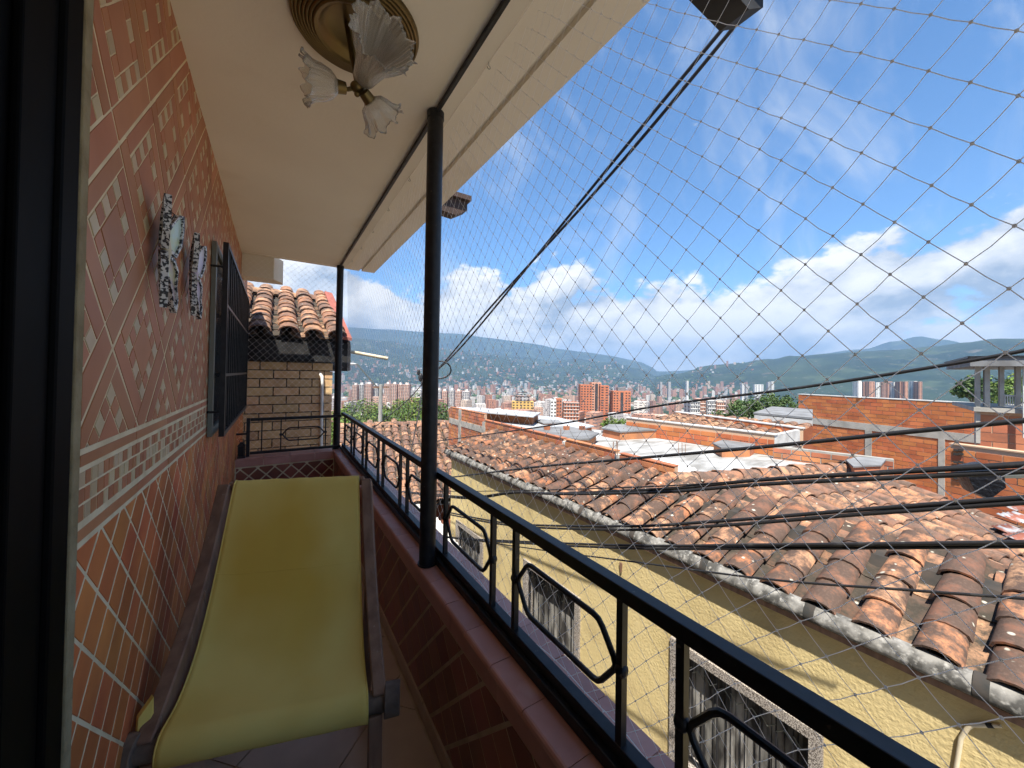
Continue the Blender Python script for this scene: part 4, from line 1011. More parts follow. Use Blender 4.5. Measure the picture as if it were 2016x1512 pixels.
# silver roof and walls beyond on that building
s1 = thing('silver_roof_house', 'house with a silver sheet roof behind the brick parapet', 'house', (5.5, 10, -3))
slab_px('roof_sheet', [(945, 826), (1005, 812), (1100, 822), (1170, 838), (1098, 852), (1000, 836)], .05, .03, M_SILVER, s1)
MB().prism([V((p.x, p.y, -3.2)) for p in pxz([(950, 826), (1005, 813), (1098, 823), (1165, 838), (1098, 851)], .05)], (0, 0, 3.2)).build('wall', M_BRICK_W, s1)
s2 = thing('tin_roof_house', 'brick house with thin sheet roof edge behind the taller parapet', 'house', (5.5, 11.5, -3))
slab_px('roof_sheet', [(882, 801), (945, 803), (1065, 812), (1050, 820), (960, 812)], .30, .025, M_SILVER, s2)
MB().prism([V((p.x, p.y, -3.2)) for p in pxz([(884, 803), (945, 804), (1060, 812), (1048, 819), (960, 812)], .27)], (0, 0, 3.2+.27)).build('wall', M_BRICK_W, s2)
def hut(name, label, pts, z, th, wallh, inset, m=M_GREY, mw=M_BRICK_W, group=None):
    top = pxz(pts, z); c = sum(top, V((0,0,0)))/len(top); t = thing(name, label, 'hatch', (c.x, c.y, z-wallh), group)
    MB().prism([p-V((0,0,th)) for p in top], (0, 0, th)).build('roof_sheet', m, t)
    ins = [c+(p-c)*inset for p in top]
    for i in range(len(ins)):
        a, b = ins[i], ins[(i+1) % len(ins)]; MB().prism([V((a.x,a.y,z-wallh)), V((b.x,b.y,z-wallh)), V((b.x,b.y,z-th-.002)), V((a.x,a.y,z-th-.002))], (c-(a+b)/2).normalized()*.06).build('wall', mw, t)
    return t
h1 = hut('roof_hatch', 'long grey sheet hatch with three chimney bricks on the white slab', [(1028, 853), (1040, 842), (1118, 838), (1180, 852), (1160, 864), (1090, 862)], .10, .03, .20, .92)
for px, py in ((1077, 842), (1115, 842), (1146, 842)):
    b_ = P(px, py+4, Z=.10); MB().box(b_.x-.05, b_.x+.05, b_.y-.05, b_.y+.05, .10, .18).build('chimney_brick', M_BRICK_W, h1)
hut('roof_hatch', 'wide grey sheet hatch on a brick curb beside the long orange wall', [(1184, 842), (1200, 835), (1290, 836), (1306, 845), (1220, 849)], .10, .03, .20, .96)
hut('roof_hatch', 'small grey ribbed hatch near the corner of the long orange wall', [(1403, 872), (1430, 863), (1490, 872), (1478, 880), (1420, 881)], .08, .025, .18, .95)
hut('roof_hatch', 'flat dark hatch sheet on the silver roof', [(1055, 828), (1065, 825), (1100, 827), (1108, 832), (1070, 833)], .10, .02, .09, .9)
hut('roof_hatch', 'grey sheet lean-to low against the tall block wall', [(1665, 905), (1690, 899), (1745, 903), (1735, 915), (1680, 918)], .12, .02, .3, .9)
# white lean-to roof between the ridge and the slab
lw = thing('white_sheet_roof', 'white ribbed sheet roof tucked behind the ridge of the yellow house', 'roof', tuple(P(1300, 925, Z=.0)))
a_, b_, c_, d_ = P(1235, 925, Z=.02), P(1325, 902, Z=.02), P(1375, 925, Z=-.03), P(1295, 945, Z=-.03)
mb = MB(); n_ = 30
for i in range(n_+1):
    t = i/n_; p, q_ = lerp(a_, d_, t), lerp(b_, c_, t); hgt = .012*math.sin(t*n_*math.pi/3)
    mb.v += [tuple(p+V((0,0,hgt))), tuple(q_+V((0,0,hgt))), tuple(p+V((0,0,hgt-.006))), tuple(q_+V((0,0,hgt-.006)))]
for i in range(n_): k = 4*i; mb.f += [(k, k+4, k+5, k+1), (k+2, k+3, k+7, k+6), (k, k+2, k+6, k+4), (k+1, k+5, k+7, k+3)]
mb.build('ribbed_sheet', M_WPAINT, lw, smooth=50)
# ------------------------------------------------------------------ long orange building
lo = thing('long_brick_building', 'long orange brick building with white coped walls and sunken tile roof', 'building', (8.5, 5, -3))
zt = .28
A_, B_, C_, D_ = pxz([(1233, 823), (1525, 857), (1575, 846), (1330, 813)], zt)
def wall_seg(par, a, b, z0, z1, th, m, mm, bl, bh, limit, nrm, cap=None, nm='wall'):
    a, b = V(a), V(b); e = (b-a); L = e.length; e.normalize(); nrm = V(nrm)
    n = V((-e.y, e.x, 0)); n = n if n.dot(nrm) > 0 else -n
    o = V((a.x, a.y, z0)); MB().prism([o, o+e*L, o+e*L+V((0,0,z1-z0)), o+V((0,0,z1-z0))], -n*th).build(nm, mm, par)
    brick_face(par, o, e, (0,0,1), n, L, z1-z0, bl, bh, .008, m, None, limit=limit, gap=.016)
    if cap: MB().prism([o-e*.02+n*.018+V((0,0,z1-z0+.002)), o+e*(L+.02)+n*.018+V((0,0,z1-z0+.002)), o+e*(L+.02)-n*(th+.03)+V((0,0,z1-z0+.002)), o-e*.02-n*(th+.03)+V((0,0,z1-z0+.002))], (0,0,.022)).build('coping', cap, par)
wall_seg(lo, A_, B_, -.9, zt, .10, M_BRICK_O, M_MORT, .30, .10, 300, CO-A_, M_WPAINT)
wall_seg(lo, D_, C_, -.9, zt+.02, .10, M_BRICK_O, M_MORT, .30, .10, 60, CO-A_, M_WPAINT)
MB().prism([V((p.x, p.y, -3.2)) for p in (A_, B_, C_, D_)], (0,0,3.2-.02)).build('body', M_ROOF2, lo)
e_ = (C_-B_).normalized(); MB().prism([V((B_.x, B_.y, -1.2)), V((C_.x, C_.y, -1.2)), V((C_.x, C_.y, zt)), V((B_.x, B_.y, zt))], V((-e_.y, e_.x, 0))*.08).build('end_wall', M_WPAINT, lo)
un_ = (D_-A_); un_.z = 0; un_ = un_.normalized(); ln_ = (B_-A_).normalized()
tile_roof(lo, A_+un_*.15+V((0,0,-.26)), ln_, (un_+V((0,0,.08))).normalized(), (B_-A_).length-.2, (D_-A_).length-.2, M_ROOF2, per=.26, exp=.30, limit=40)
# grey roof house behind it
gh = thing('grey_roof_house', 'house with a grey cement sheet roof and white rendered edge', 'house', (14, 7, -3))
gp = pxz([(1483, 812), (1520, 800), (1600, 806), (1600, 822)], .38); MB().prism([p-V((0,0,.05)) for p in gp], (0,0,.05)).build('roof_sheet', M_GREY, gh)
g2 = pxz([(1485, 816), (1600, 826), (1600, 812), (1520, 804)], .33)
MB().prism([V((p.x,p.y,.18)) for p in g2], (0,0,.13)).build('white_band', M_WPAINT, gh); MB().prism([V((p.x,p.y,-3.2)) for p in g2], (0,0,3.36)).build('wall', M_RED, gh)
# ------------------------------------------------------------------ tall block wall building
tb = thing('tall_block_building', 'tall orange hollow block wall with grey concrete columns and beam', 'building', (16, 4, -3))
dW = V((.2138, .9769, 0)).normalized(); nW = V((-dW.y, dW.x, 0))
aW = P(1760, 850, X=16.0)
pw_ = lambda x, y: P(x, y, pl=(aW, nW))
L0, L1 = pw_(1572, 775), pw_(1950, 800); ztop = L0.z-.03
wall_seg(tb, V((L0.x, L0.y, 0)), V((L1.x, L1.y, 0)), -2.2, ztop, .25, M_BRICK_O, M_MORT, .31, .122, 300, nW, M_WPAINT)
zb_ = pw_(1680, 838).z
def strip_w(nm, x0, x1, z0, z1, m, pr=.03):
    a, b = pw_(x0, 820), pw_(x1, 820); MB().prism([V((a.x,a.y,z0)), V((b.x,b.y,z0)), V((b.x,b.y,z1)), V((a.x,a.y,z1))], nW*pr).build(nm, m, tb)
strip_w('beam', 1573, 1948, zb_-.10, zb_+.12, M_CONC, .022)
for x in (1574, 1704, 1848): strip_w('column', x, x+(17 if x < 1600 else 13), -2.2, zb_-.1, M_CONC, .026)
MB().prism([V((L0.x, L0.y, -3.2))-nW*.26, V((L1.x, L1.y, -3.2))-nW*.26, V((L1.x, L1.y, -3.2))-nW*5, V((L0.x, L0.y, -3.2))-nW*5], (0,0,3.1+ztop-.6)).build('body', M_CONC, tb)
wp = pw_(1692, 772); MB().tube([V((wp.x, wp.y, ztop)), V((wp.x, wp.y, ztop+.55))], .05, 10).build('vent_pipe', M_PVCW, tb)
# low brick wall in front of it
lb_ = thing('low_brick_wall', 'low patched brick wall in front of the tall block building', 'wall', tuple(P(1620, 900, Z=-.5)))
a_, b_ = P(1522, 878, Z=.12), P(1760, 905, Z=.12)
wall_seg(lb_, a_, b_, -.5, .12, .10, M_BRICK_W, M_CONC, .26, .085, 150, nW)
# ------------------------------------------------------------------ porch house at the right
ph = thing('porch_house', 'brick house with an open porch of pale columns and grey slab roof', 'house', (11, .6, -3))
pC = P(1960, 760, X=11.5); nP = V((-.97, -.24, 0)); dP = V((-nP.y, nP.x, 0)); dP = dP if dP.y < 0 else -dP
pp_ = lambda x, y: P(x, y, pl=(pC, nP))
def pbox(nm, x0, y0, x1, y1, m, d0=0, d1=.1):
    a, b, c, d = pp_(x0, y0), pp_(x1, y0), pp_(x1, y1), pp_(x0, y1); zt_, zb2 = a.z, d.z
    q_ = [V((a.x, a.y, zb2)), V((b.x, b.y, zb2)), V((b.x, b.y, zt_)), V((a.x, a.y, zt_))]
    MB().prism([p-nP*d0*-1 for p in q_], -nP*d1).build(nm, m, ph)
pbox('roof_slab', 1903, 706, 2090, 722, M_GREY, .35, 3.0); pbox('roof_edge', 1898, 703, 2090, 707, M_IRON, .37, 3.05)
for x, w in ((1921, 9), (1938, 11), (1968, 9), (2000, 10), (2040, 10)): pbox('porch_column', x, 722, x+w, 800 if x > 1930 else 872, M_CONC, .02, .14)
pbox('porch_rail', 1975, 777, 2090, 780, M_WPAINT, .0, .06); pbox('porch_rail', 1975, 797, 2090, 801, M_WPAINT, 0, .06)
for i in range(14): pbox('baluster', 1978+i*5, 780, 1980.4+i*5, 797, M_WPAINT, -.01, .03)
pbox('porch_floor', 1915, 801, 2090, 809, M_CONC, .1, 2.6)
a_, b_ = pp_(1922, 809), pp_(2100, 809); wall_seg(ph, V((a_.x,a_.y,0)), V((b_.x,b_.y,0)), -2.2, a_.z, .2, M_BRICK_W, M_MORT, .38, .17, 120, nP)
pbox('door_panel', 2008, 722, 2018, 860, M_WPAINT, .20, .05)
a_ = P(1872, 875, X=10.4); b_ = P(2100, 905, pl=(a_, nW))
sv = thing('screen_block_wall', 'low orange block wall with pierced vent blocks below the porch house', 'wall', (10, .6, -2))
wall_seg(sv, V((a_.x,a_.y,0)), V((b_.x,b_.y,0)), -1.4, a_.z, .15, M_BRICK_O, M_MORT, .30, .115, 150, nW, M_MORT)
for px, py in ((1882, 890), (1882, 914), (1882, 938), (1892, 890), (1892, 914), (1892, 938)):
    n2_ = nW; p = P(px, py, pl=(V((a_.x, a_.y, 0))+n2_*.03, n2_)); 
    for dy in (-.035, .035):
        MB().obox(p+V((0, 0, dy)), dW*.03, n2_*.01, V((0,0,.02))).build('vent_hole', M_UNDER, sv)
# ------------------------------------------------------------------ lower roofs left of the yellow house
lr = thing('lower_tile_roof_house', 'low house with a jumbled clay tile roof past the yellow house', 'house', (2.6, 10.5, -4.2))
eL = V((.98, -.2, 0)).normalized(); uL = V((.2, .98, .30)).normalized(); oL = V((.9, 8.55, -1.62))
MB().prism([oL-V((0,0,.08)), oL+eL*3.4-V((0,0,.08)), oL+eL*3.4+uL*4.2-V((0,0,.08)), oL+uL*4.2-V((0,0,.08))], (0,0,.03)).build('roof_bed', M_UNDER, lr)
tile_roof(lr, oL, eL, uL, 3.4, 4.2, M_ROOF2, per=.25, exp=.30, jit=.04)
ridge_tiles(lr, oL+uL*4.2+V((0,0,.05)), oL+eL*3.4+uL*4.2+V((0,0,.05)), M_ROOF2)
MB().prism([V((p.x, p.y, -4.4)) for p in (oL+uL*.2, oL+eL*3.3+uL*.2, oL+eL*3.3+uL*4, oL+uL*4)], (0,0,2.7)).build('wall', M_RED, lr)
wr = thing('white_tin_roof_shed', 'shed with a white corrugated sheet roof beside the yellow house end', 'shed', (2.2, 7.6, -4))
aa, bb, cc_, dd_ = P(770, 945, Z=-1.75), P(880, 935, Z=-1.75), P(905, 1035, Z=-2.0), P(800, 985, Z=-2.0)
aa, bb, cc_, dd_ = V((1.25, 8.4, -1.60)), V((2.92, 8.3, -1.60)), V((2.90, 6.1, -1.85)), V((1.55, 6.1, -1.85))
mb = MB(); n_ = 60
for i in range(n_+1):
    t = i/n_; p, q_ = lerp(aa, dd_, t), lerp(bb, cc_, t); hgt = .016*math.sin(i*math.pi/2)
    for pt in (p, q_): mb.v += [tuple(pt+V((0,0,hgt))), tuple(pt+V((0,0,hgt-.008)))]
for i in range(n_): k = 4*i; mb.f += [(k, k+4, k+6, k+2), (k+1, k+3, k+7, k+5), (k, k+1, k+5, k+4), (k+2, k+6, k+7, k+3)]
mb.build('corrugated_sheet', M_WPAINT, wr, smooth=60)
MB().prism([V((p.x, p.y, -4)) for p in (aa, bb, cc_, dd_)], (0,0,1.98)).build('wall', M_CONC, wr)
# ------------------------------------------------------------------ street lamp and cables
sp = P(750, 757, D=14.0)
st = thing('street_lamp', 'concrete utility pole with a slanting street lamp arm', 'street lamp', (sp.x, sp.y, -6))
MB().tube([(sp.x, sp.y, -6), (sp.x, sp.y, sp.z)], [.095, .07], 16).build('pole', M_CONC, st, smooth=60)
ar = P(702, 716, D=13.6)
MB().tube([V((sp.x, sp.y, sp.z-.25)), ar], .025, 8).build('arm', M_ALU, st, smooth=True)
MB().ball(ar+V((-.16, .05, -.02)), .11, 12, 8, (1.7, 1, .45)).build('lamp_head', M_WPAINT, st, smooth='all')
MB().beam((sp.x-.30, sp.y, sp.z-.10), (sp.x+.30, sp.y, sp.z-.10), .06, .06).build('cross_arm', M_WOOD, st)
def cat(pts, n=10, sag=0):
    """smooth line through points"""
    out = []; pts = [V(p) for p in pts]
    for i in range(len(pts)-1):
        p0, p1, p2, p3 = pts[max(0, i-1)], pts[i], pts[i+1], pts[min(len(pts)-1, i+2)]
        for k in range(n):
            t = k/n; out.append(.5*((2*p1)+(p2-p0)*t+(2*p0-5*p1+4*p2-p3)*t*t+(3*p1-p0-3*p2+p3)*t**3))
    return out+[pts[-1]]
def cable(label, pts, r, twist=0, n=10, wide=1.0):
    c = cat(pts, n); t = thing('overhead_cable', label, 'cable', tuple(c[0]), 'overhead cables along the street')
    if not twist: MB().tube(c, r, 6).build('strand', M_CABLE, t, smooth='all'); return
    f = []
    for i in range(len(c)-1):
        for k in range(6): f.append(lerp(c[i], c[i+1], k/6))
    f.append(c[-1])
    for s in range(2):
        q_ = []; L = 0
        for i, p in enumerate(f):
            if i: L += (f[i]-f[i-1]).length
            tg = (f[min(i+1, len(f)-1)]-f[max(i-1, 0)]).normalized(); a = tg.cross(V((0,0,1))).normalized(); b = tg.cross(a); w = L*twist+s*math.pi
            q_.append(p+a*r*wide*math.cos(w)+b*r*wide*math.sin(w))
        MB().tube(q_, r*.95, 6).build('strand', M_CABLE, t, smooth='all')
top_ = [P(1512, -40, D=2.2), P(1210, 325, D=3.1), P(1000, 570, D=4.6), P(886, 703, D=6.4), P(838, 748, D=7.6)]
cable('twisted pair of thick black cables slanting down from the roof edge', top_, .0140, .9, wide=2.0)
cable('thin black cable running down from the cable knot behind the pole', [P(838, 748, D=7.6), P(800, 790, D=8.3), P(745, 835, D=9.2), P(680, 880, D=10.2)], .011)
cable('black cable dropping from the knot past the pole', [P(834, 745, D=7.6), P(828, 790, D=7.3), P(815, 860, D=7), P(800, 930, D=6.6)], .011)
lp0 = P(886, 703, D=6.4)
t = thing('cable_loop', 'black cable loop hanging beside the thick pole', 'cable', tuple(lp0))
MB().tube([P(870+22*math.cos(a)*1.0-4, 728+17*math.sin(a), D=6.5) for a in [i*2*math.pi/24-.6 for i in range(24)]], .013, 8, closed=True).build('loop', M_CABLE, t, smooth='all')
t = thing('cable_clamp', 'tangle of black clamps where the cables meet behind the pole', 'clamp', tuple(P(828, 745, D=7.6)))
for dx, dy, s in ((0, 0, .07), (4, 12, .055), (-4, -10, .05)):
    MB().ball(P(828+dx, 743+dy, D=7.6), s, 8, 6, (.7, .7, 1.3)).build('clamp_body', M_CABLE, t, smooth='all')
def hc(label, pts, r, X=2.0, **k): cable(label, [P(x, y, X=X) for x, y in pts], r, **k)
hc('thin black wire rising from the brick parapet toward the porch house', [(800, 876), (880, 866), (1080, 838), (1290, 800), (1570, 764), (1900, 712), (2120, 668)], .0085, 2.4)
hc('black wire crossing above the ridge of the yellow house', [(800, 948), (885, 940), (1050, 920), (1220, 905), (1500, 880), (1780, 851), (2120, 818)], .0105, 2.1)
hc('thickest bundle of black cables crossing the tile roofs', [(790, 968), (860, 975), (930, 980), (1010, 970), (1100, 972), (1300, 966), (1500, 949), (1780, 934), (2120, 916)], .0105, 2.0, twist=.7)
hc('thin wire above the thickest cable bundle', [(860, 968), (1010, 966), (1300, 957), (1600, 936), (2120, 904)], .0045, 2.0)
hc('upper cable of the pair over the broad tile roof', [(880, 1008), (1000, 1030), (1216, 1036), (1400, 1027), (1700, 1003), (2120, 972)], .0085, 1.95)
hc('lower cable of the pair over the broad tile roof', [(880, 1012), (1000, 1034), (1216, 1043), (1400, 1036), (1700, 1012), (2120, 982)], .0085, 1.95)
hc('doubled flat black cable over the yellow house gutter', [(880, 1058), (960, 1064), (1216, 1076), (1500, 1076), (1780, 1074), (2120, 1070)], .0080, 1.9, twist=.5)
hc('thinnest wire drooping low across the yellow wall', [(880, 1056), (1060, 1082), (1216, 1102), (1500, 1139), (1780, 1161), (2120, 1186)], .0048, 1.9)
# ================================================================== TREES
leafm = {}
def leaf_mesh(m, s, seed):
    key = (m.name, s, seed)
    if key in leafm: return leafm[key]
    rr = random.Random(seed); mb = MB()
    return mb
def tree(name, label, base, H, R, m, nclump, leaf, group=None, seed=1, squash=.8, trunk_r=.18):
    rr = random.Random(seed); base = V(base); t = thing(name, label, 'tree', tuple(base), group)
    top = base+V((0,0,H)); c0 = base+V((0,0,H-R*squash))
    mb = MB(); mb.tube([base, base+V((rr.uniform(-.2,.2), rr.uniform(-.2,.2), H*.4)), c0], [trunk_r, trunk_r*.75, trunk_r*.4], 8)
    cl = []
    for k in range(nclump):
        while True:
            p = V((rr.uniform(-1,1), rr.uniform(-1,1), rr.uniform(-.8,1)))
            if .35 < p.length < 1: break
        l = 1+.25*mn.noise(p*2+V((seed, 0, 0))); c = c0+V((p.x*R*l, p.y*R*l, p.z*R*squash*l)); cl.append((c, R*rr.uniform(.16, .30)))
        if k < 9: mb.tube([lerp(base, c0, .75), lerp(c0, c, .5)+V((0,0,-.1*R)), c], [trunk_r*.35, trunk_r*.2, trunk_r*.08], 5)
    mb.build('trunk', M_BARK, t, smooth='all')
    cb = MB()
    for c, cr_ in cl:
        nl = int(34*(cr_/leaf/3)**1.3)+12
        for i in range(nl):
            d = V((rr.gauss(0,1), rr.gauss(0,1), rr.gauss(0,.8))).normalized(); p = c+d*cr_*rr.uniform(.55, 1.05)
            a = (d+V((rr.uniform(-.8,.8), rr.uniform(-.8,.8), rr.uniform(-.2,1.0)))).normalized(); u = a.cross(V((rr.uniform(-1,1), rr.uniform(-1,1), rr.uniform(-1,1)))).normalized(); w = a.cross(u)
            s = leaf*rr.uniform(.6, 1.3)
            cb.add([p-u*s*.5, p+w*s*.28+a*s*.08, p+u*s*.5, p-w*s*.28+a*s*.08], [(0,1,2,3)])
    cb.build('crown', m, t)
    return t
def tree_at(px, py, D, H, R, m, n, leaf, label, seed, group, sq=.8):
    p = P(px, py, D=D); tree('leafy_tree', label, (p.x, p.y, p.z-H), H, R, m, n, leaf, group, seed, sq)
G1 = 'trees below the street lamp'
tree_at(708, 792, 24, 7, 1.9, M_LEAF, 150, .17, 'light green bushy tree just left of the lamp pole foot beyond the tile roofs', 3, G1)
tree_at(772, 792, 25, 7, 2.1, M_LEAF, 170, .17, 'light green bushy tree right behind the lamp pole', 5, G1)
tree_at(822, 784, 27, 8, 1.9, M_LEAF, 150, .17, 'tallest light green bushy tree between lamp pole and black pole', 8, G1)
tree_at(868, 800, 23, 7, 1.6, M_LEAF2, 130, .17, 'dark green tree against the brick terrace end', 11, G1)
tree_at(690, 815, 22, 7, 1.5, M_LEAF, 120, .17, 'light green bushy tree under the tan house spout', 12, G1)
G2 = 'dark trees behind the grey roof'
for k, (px, py, D, R) in enumerate(((1440, 792, 40, 1.5), (1468, 784, 42, 1.5), (1500, 778, 42, 1.7), (1522, 774, 44, 1.7), (1552, 778, 42, 1.8))):
    tree_at(px, py, D, 9, R, M_LEAF2, 60, .26, ('small dark tree before the grey ribbed blocks', 'dark tree over the left edge of the grey cement roof'.replace('left ', 'white '), 'dark tree above the middle of the grey cement sheet roof', 'tallest dark tree above the grey cement sheet roof', 'dark tree between the grey roof and the tall block wall')[k], 20+k, G2)
for k, (px, py, D, R) in enumerate(((1916, 742, 60, 2.2), (1985, 738, 75, 4.5), (2030, 730, 80, 6))):
    tree_at(px, py, D, 13, R, (M_LEAF2, M_LEAF, M_LEAF2)[k], 60, .7, ('small dark tree beside the first porch column', 'pale green tree seen between the porch columns', 'large dark tree behind the porch railing')[k], 40+k, 'trees seen through the porch')
for k, (px, py, D, R) in enumerate(((1198, 822, 60, 1.3), (1215, 824, 58, 1.4))):
    tree_at(px, py, D, 8, R, M_LEAF, 40, .3, 'low green shrub tree at the foot of the orange towers', 50+k, 'trees at the tower foot')
# ================================================================== CITY
F_BRICK = facade_mat('brick_facade', [(.36,.17,.11), (.42,.22,.15), (.33,.18,.13), (.46,.30,.22)])
F_PALE = facade_mat('pale_facade', [(.52,.49,.45), (.60,.57,.52), (.42,.40,.38), (.50,.40,.32)])
F_ORANGE = mat('orange_tower_brick', (.44,.155,.075), .85, (.36,.12,.06), .05, var=0)
F_ORANGE2 = mat('pale_orange_tower_side', (.52,.27,.18), .85, var=0)
F_YELL = mat('yellow_tower_render', (.56,.36,.11), .85, var=0)
F_GREYT = mat('grey_tower_render', (.40,.39,.38), .85, var=0)
M_FWIN = mat('far_dark_window', (.05,.045,.045), .4, var=0)
M_FWHT = mat('far_white_slab', (.66,.64,.60), .7, var=0)
def tower(name, label, x0, x1, ytop, D, depth, m, wm=M_FWIN, floors=18, bays=5, group=None, yaw=None, notch=0, crown=0, band=None, step=0, deep=None):
    a = P(x0, ytop, D=D); b = P(x1, ytop, D=D); w = (b-a).length; c = (a+b)/2; z1 = c.z
    e = (b-a); e.z = 0; e.normalize(); n = V((e.y, -e.x, 0)); n = n if n.dot(c-CO) < 0 else -n
    if yaw: e = Matrix.Rotation(yaw, 3, 'Z') @ e; n = Matrix.Rotation(yaw, 3, 'Z') @ n
    bc = c-n*depth/2; z0 = min(ground(c.x, c.y)-4, z1-20); H = z1-z0
    t = thing(name, label, 'tower', (bc.x, bc.y, z0), group)
    def bx(nm, mm, cx, hw, d0, d1, za, zb):
        MB().obox(c+e*cx-n*((d0+d1)/2)+V((0,0,(za+zb)/2-c.z)), e*hw, n*((d1-d0)/2), V((0,0,(zb-za)/2))).build(nm, mm, t)
    fh = 3.0
    if step:
        for k in range(3): bx('wall', m, 0, w/2*(1-.28*k), .02*k, depth-.03*k, z0 if k == 0 else z1-step*(2-k+1)+step-step*0-.0, z1-step*(2-k))
    else: bx('wall', m, 0, w/2, 0, depth, z0, z1)
    if notch: bx('dark_recess', M_FWIN, 0, w*notch/2, -.25, .2, z0, z1-1.5)
    if crown: bx('roof_box', crown if not isinstance(crown, int) else M_GREY, w*.05, w*.22, depth*.3, depth*.7, z1, z1+4)
    wb = MB(); nf = int(min(H-2, 75)/fh)
    for f in range(nf):
        zz = z1-2.2-f*fh
        for k in range(bays):
            cx = (k+.5)/bays*w-w/2
            if notch and abs(cx) < w*notch/2+.3: continue
            if step and zz > z1-step*2+.5 and abs(cx) > w/2*(.44 if zz > z1-step else .72)-1: continue
            wb.obox(c+e*cx+n*.03+V((0,0,zz-c.z)), e*(w/bays*.27), n*.12, V((0,0,.62)))
        for k in range(max(2, int(depth/5))):
            q_ = -(k+.5)/max(2, int(depth/5))*depth
            for s in (-1, 1):
                wb.obox(c+e*s*(w/2+.03)+n*q_+V((0,0,zz-c.z)), e*.12, n*.9, V((0,0,.62)))
    wb.build('windows', wm, t, kind='stuff')
    if band:
        sb = MB()
        for f in range(nf+1): sb.obox(c+n*.10+V((0,0,z1-.5-f*fh-c.z)), e*(w/2+.1), n*.28, V((0,0,.22)))
        sb.build('floor_bands', band, t, kind='stuff')
tower('apartment_tower', 'widest orange brick apartment tower with a dark central slot', 1143, 1166, 757, 440, 14, F_ORANGE, bays=4, notch=.0, crown=1)
tower('apartment_tower', 'tall middle slab of the orange towers with pale ribbed balconies', 1165, 1184, 753, 444, 14, F_ORANGE2, bays=3, notch=.3, crown=1)
tower('apartment_tower', 'plain orange slab closing the row of tallest towers', 1182, 1199, 759, 436, 13, F_ORANGE, bays=2)
tower('apartment_tower', 'shorter orange tower with grey roof box and dark slot beside the tallest towers', 1207, 1242, 770, 430, 16, F_ORANGE, bays=6, notch=.16, crown=1)
tower('apartment_tower', 'mustard yellow stepped apartment tower', 1008, 1051, 773, 420, 14, F_YELL, bays=6, step=5, notch=.0)
tower('apartment_block', 'white block with an orange gable below the yellow tower', 1084, 1096, 787, 330, 9, M_FWHT, bays=2)
tower('apartment_block', 'small orange gabled block beside the white block', 1096, 1106, 785, 328, 9, F_ORANGE, bays=2)
tower('apartment_block', 'low white and orange terrace block in front of the tallest towers', 1110, 1140, 792, 330, 9, F_ORANGE, bays=5, band=M_FWHT)
GL = 'pink brick towers beyond the light green trees'
for k, (x0, x1, y, D, m) in enumerate(((693, 703, 758, 760, F_ORANGE2), (704, 716, 757, 770, F_GREYT), (718, 731, 756, 765, F_ORANGE2), (732, 744, 759, 780, F_GREYT), (756, 768, 756, 770, F_ORANGE2), (769, 781, 756, 772, F_ORANGE2), (782, 792, 757, 780, F_ORANGE2), (793, 806, 757, 765, F_ORANGE2), (809, 816, 768, 740, F_GREYT), (817, 829, 767, 742, M_FWHT), (858, 868, 768, 720, F_GREYT), (868, 880, 770, 730, F_ORANGE2), (884, 894, 768, 735, F_GREYT), (896, 908, 770, 730, F_ORANGE2), (910, 924, 771, 725, F_GREYT))):
    tower('apartment_tower', ('white banded apartment tower' if m is M_FWHT else 'pink brick banded apartment tower' if m is F_ORANGE2 else 'grey banded apartment tower')+(' in the row above the light green trees' if x0 < 840 else ' beside the brick terrace end'), x0, x1, y, D, 13, m, bays=3, band=M_FWHT, group=GL, crown=M_FWHT)
GR = 'white and red slab towers above the tall block wall'
for k, (x0, x1) in enumerate(((1688, 1697), (1700, 1709), (1712, 1722), (1725, 1733), (1736, 1745), (1748, 1757), (1760, 1769), (1772, 1779), (1782, 1788), (1800, 1806), (1809, 1816))):
    tower('slab_tower', ('slim white slab tower', 'slim brick red slab tower', 'slim salmon slab tower')[k % 3]+(' in the row above the tall block wall' if x0 < 1795 else ' standing apart beyond the row over the tall block wall'), x0, x1, 751+random.uniform(-1, 2), 900+random.uniform(-20, 20), 12, (M_FWHT, F_BRICK, F_ORANGE2)[k % 3], bays=2, group=GR)
GM = 'grey ribbed blocks before the dark trees'
for k, (x0, x1, y, D) in enumerate(((1360, 1378, 789, 300), (1379, 1392, 786, 305), (1393, 1410, 788, 302), (1412, 1428, 790, 300))):
    tower('apartment_block', ('grey ribbed', 'salmon ribbed')[k % 2]+' apartment block before the dark trees', x0, x1, y, D, 12, (F_GREYT, F_ORANGE2)[k % 2], bays=4, group=GM, band=M_FWHT)
GF = 'pale towers on the far slope foot'
for k, (x0, x1, y) in enumerate(((1461, 1466, 755), (1468, 1473, 757), (1486, 1503, 757), (1512, 1517, 752), (1519, 1524, 751), (1316, 1321, 752), (1352, 1356, 750), (1300, 1304, 752))):
    tower('apartment_tower', ('white', 'grey')[k % 2]+' distant tower at the foot of the green hills', x0, x1, y, 1900, 16, (M_FWHT, F_GREYT)[k % 2], bays=3, group=GF)
rc = random.Random(99)
def city_spot(r0, r1, a0=-.35, a1=1.15):
    r = math.exp(rc.uniform(math.log(r0), math.log(r1))); az = rc.uniform(a0, a1); x, y = r*math.sin(az), r*math.cos(az); return x, y, r, az
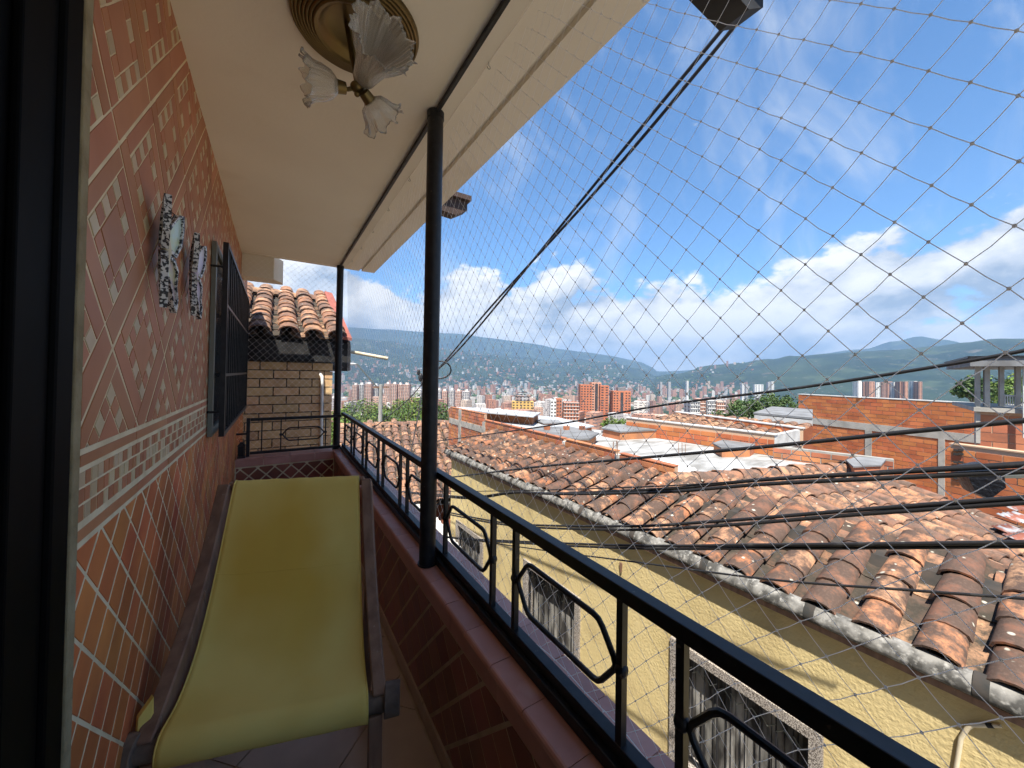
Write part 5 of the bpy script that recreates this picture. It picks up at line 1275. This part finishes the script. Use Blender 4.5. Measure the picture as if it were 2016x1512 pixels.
def city():
    # 270 nearer blocks are things of their own, the rest one mass
    boxes = {}
    def bmesh_(k, m):
        return MB().box(-.5, .5, -.5, .5, 0, 1).mesh('block', m)
    cnt = 0
    lab = {0: 'brick apartment block among the roofs of the valley city', 1: 'pale apartment block among the roofs of the valley city'}
    mbs = [MB(), MB()]
    for i in range(9500):
        x, y, r, az = city_spot(330, 7600)
        den = mn.noise(V((x/420, y/420, 4)))
        if den < -.18: continue
        if r > 3900 and az_px(az) > 1270 and rc.random() < .9: continue
        if r > 2900 and az_px(az) > 1480 and rc.random() < .85: continue
        if r > 5400 and rc.random() < .6: continue
        tall = rc.random() < (.16 if r > 700 else .05)
        w, d = rc.uniform(8, 20), rc.uniform(8, 18); h = rc.uniform(22, 58) if tall else rc.uniform(5, 15)
        if r > 2500: w *= 1.5; d *= 1.4; h *= 1.15
        z = ground(x, y)
        lim = 1.3-(806-737)/735*r if r < 480 else 1.3-(782-737)/735*r
        if r < 800 and z+h > lim: h = max(4, lim-z)
        k = 0 if rc.random() < .58 else 1; rot = rc.choice((0.2, .35, .5, -.2))+rc.uniform(-.1, .1)
        ca, sa = math.cos(rot), math.sin(rot)
        ps = [(x+ca*px_*w/2-sa*py_*d/2, y+sa*px_*w/2+ca*py_*d/2) for px_, py_ in ((-1,-1),(1,-1),(1,1),(-1,1))]
        if r < 1250 and cnt < 270 and -.2 < az < 1.0:
            cnt += 1
            o = MB().hexa([(a-x, b-y, -5) for a, b in ps]+[(a-x, b-y, h) for a, b in ps]).build('city_block', (F_BRICK, F_PALE)[k]); o.location = (x, y, z)
            tag(o, lab[k], 'building', ('brick blocks in the valley', 'pale blocks in the valley')[k])
            if rc.random() < .5:
                q_ = MB().obox((rc.uniform(-.2,.2)*w, rc.uniform(-.2,.2)*d, h+1.2), (w*.12,0,0), (0,d*.12,0), (0,0,1.2)).build('roof_box', M_FWHT); q_.parent = o
        else:
            mbs[k].hexa([(a, b, z-5) for a, b in ps]+[(a, b, z+h) for a, b in ps])
    for k, mb in enumerate(mbs):
        o = mb.build('city_mass', (F_BRICK, F_PALE)[k]); tag(o, ('mass of distant brick buildings filling the valley', 'mass of distant pale buildings filling the valley')[k], 'city', kind='stuff')
    # clumps of tree canopy between the buildings
    tm = MB()
    for i in range(4200):
        x, y, r, az = city_spot(120, 6500)
        den = mn.noise(V((x/420, y/420, 4)))
        if den > .0 and rc.random() < .7: continue
        z = ground(x, y); s = rc.uniform(3.5, 7.5)*(1 if r < 1500 else 2.0)
        if r < 420 and z+s*1.1 > 1.3-(795-737)/735*r: continue
        b0 = len(tm.v); tm.ball((x, y, z+s*.35), s, 7, 5, (1.15, 1.15, .85))
        for q_ in range(b0, len(tm.v)):
            p = V(tm.v[q_]); o_ = p-V((x, y, z+s*.35)); tm.v[q_] = tuple(V((x, y, z+s*.35))+o_*(1+.45*mn.noise(p*(.9/s)*3)))
    tag(tm.build('city_trees', M_LEAF2), 'scattered dark green tree canopies between the valley buildings', 'trees', kind='stuff')
city()
# ================================================================== HAZE
mh = bpy.data.materials.new('haze_air'); mh.use_nodes = True; nt = mh.node_tree; nt.nodes.clear()
ou = nt.nodes.new('ShaderNodeOutputMaterial'); pv = nt.nodes.new('ShaderNodeVolumePrincipled')
pv.inputs['Color'].default_value = (.33, .53, .82, 1); pv.inputs['Density'].default_value = 9e-5; pv.inputs['Anisotropy'].default_value = .0
nt.links.new(pv.outputs[0], ou.inputs['Volume'])
hz = MB().box(-15600, 15600, -15600, 15600, -260, 1260).build('haze', mh); tag(hz, 'pale blue haze filling the valley air', 'haze', kind='stuff')
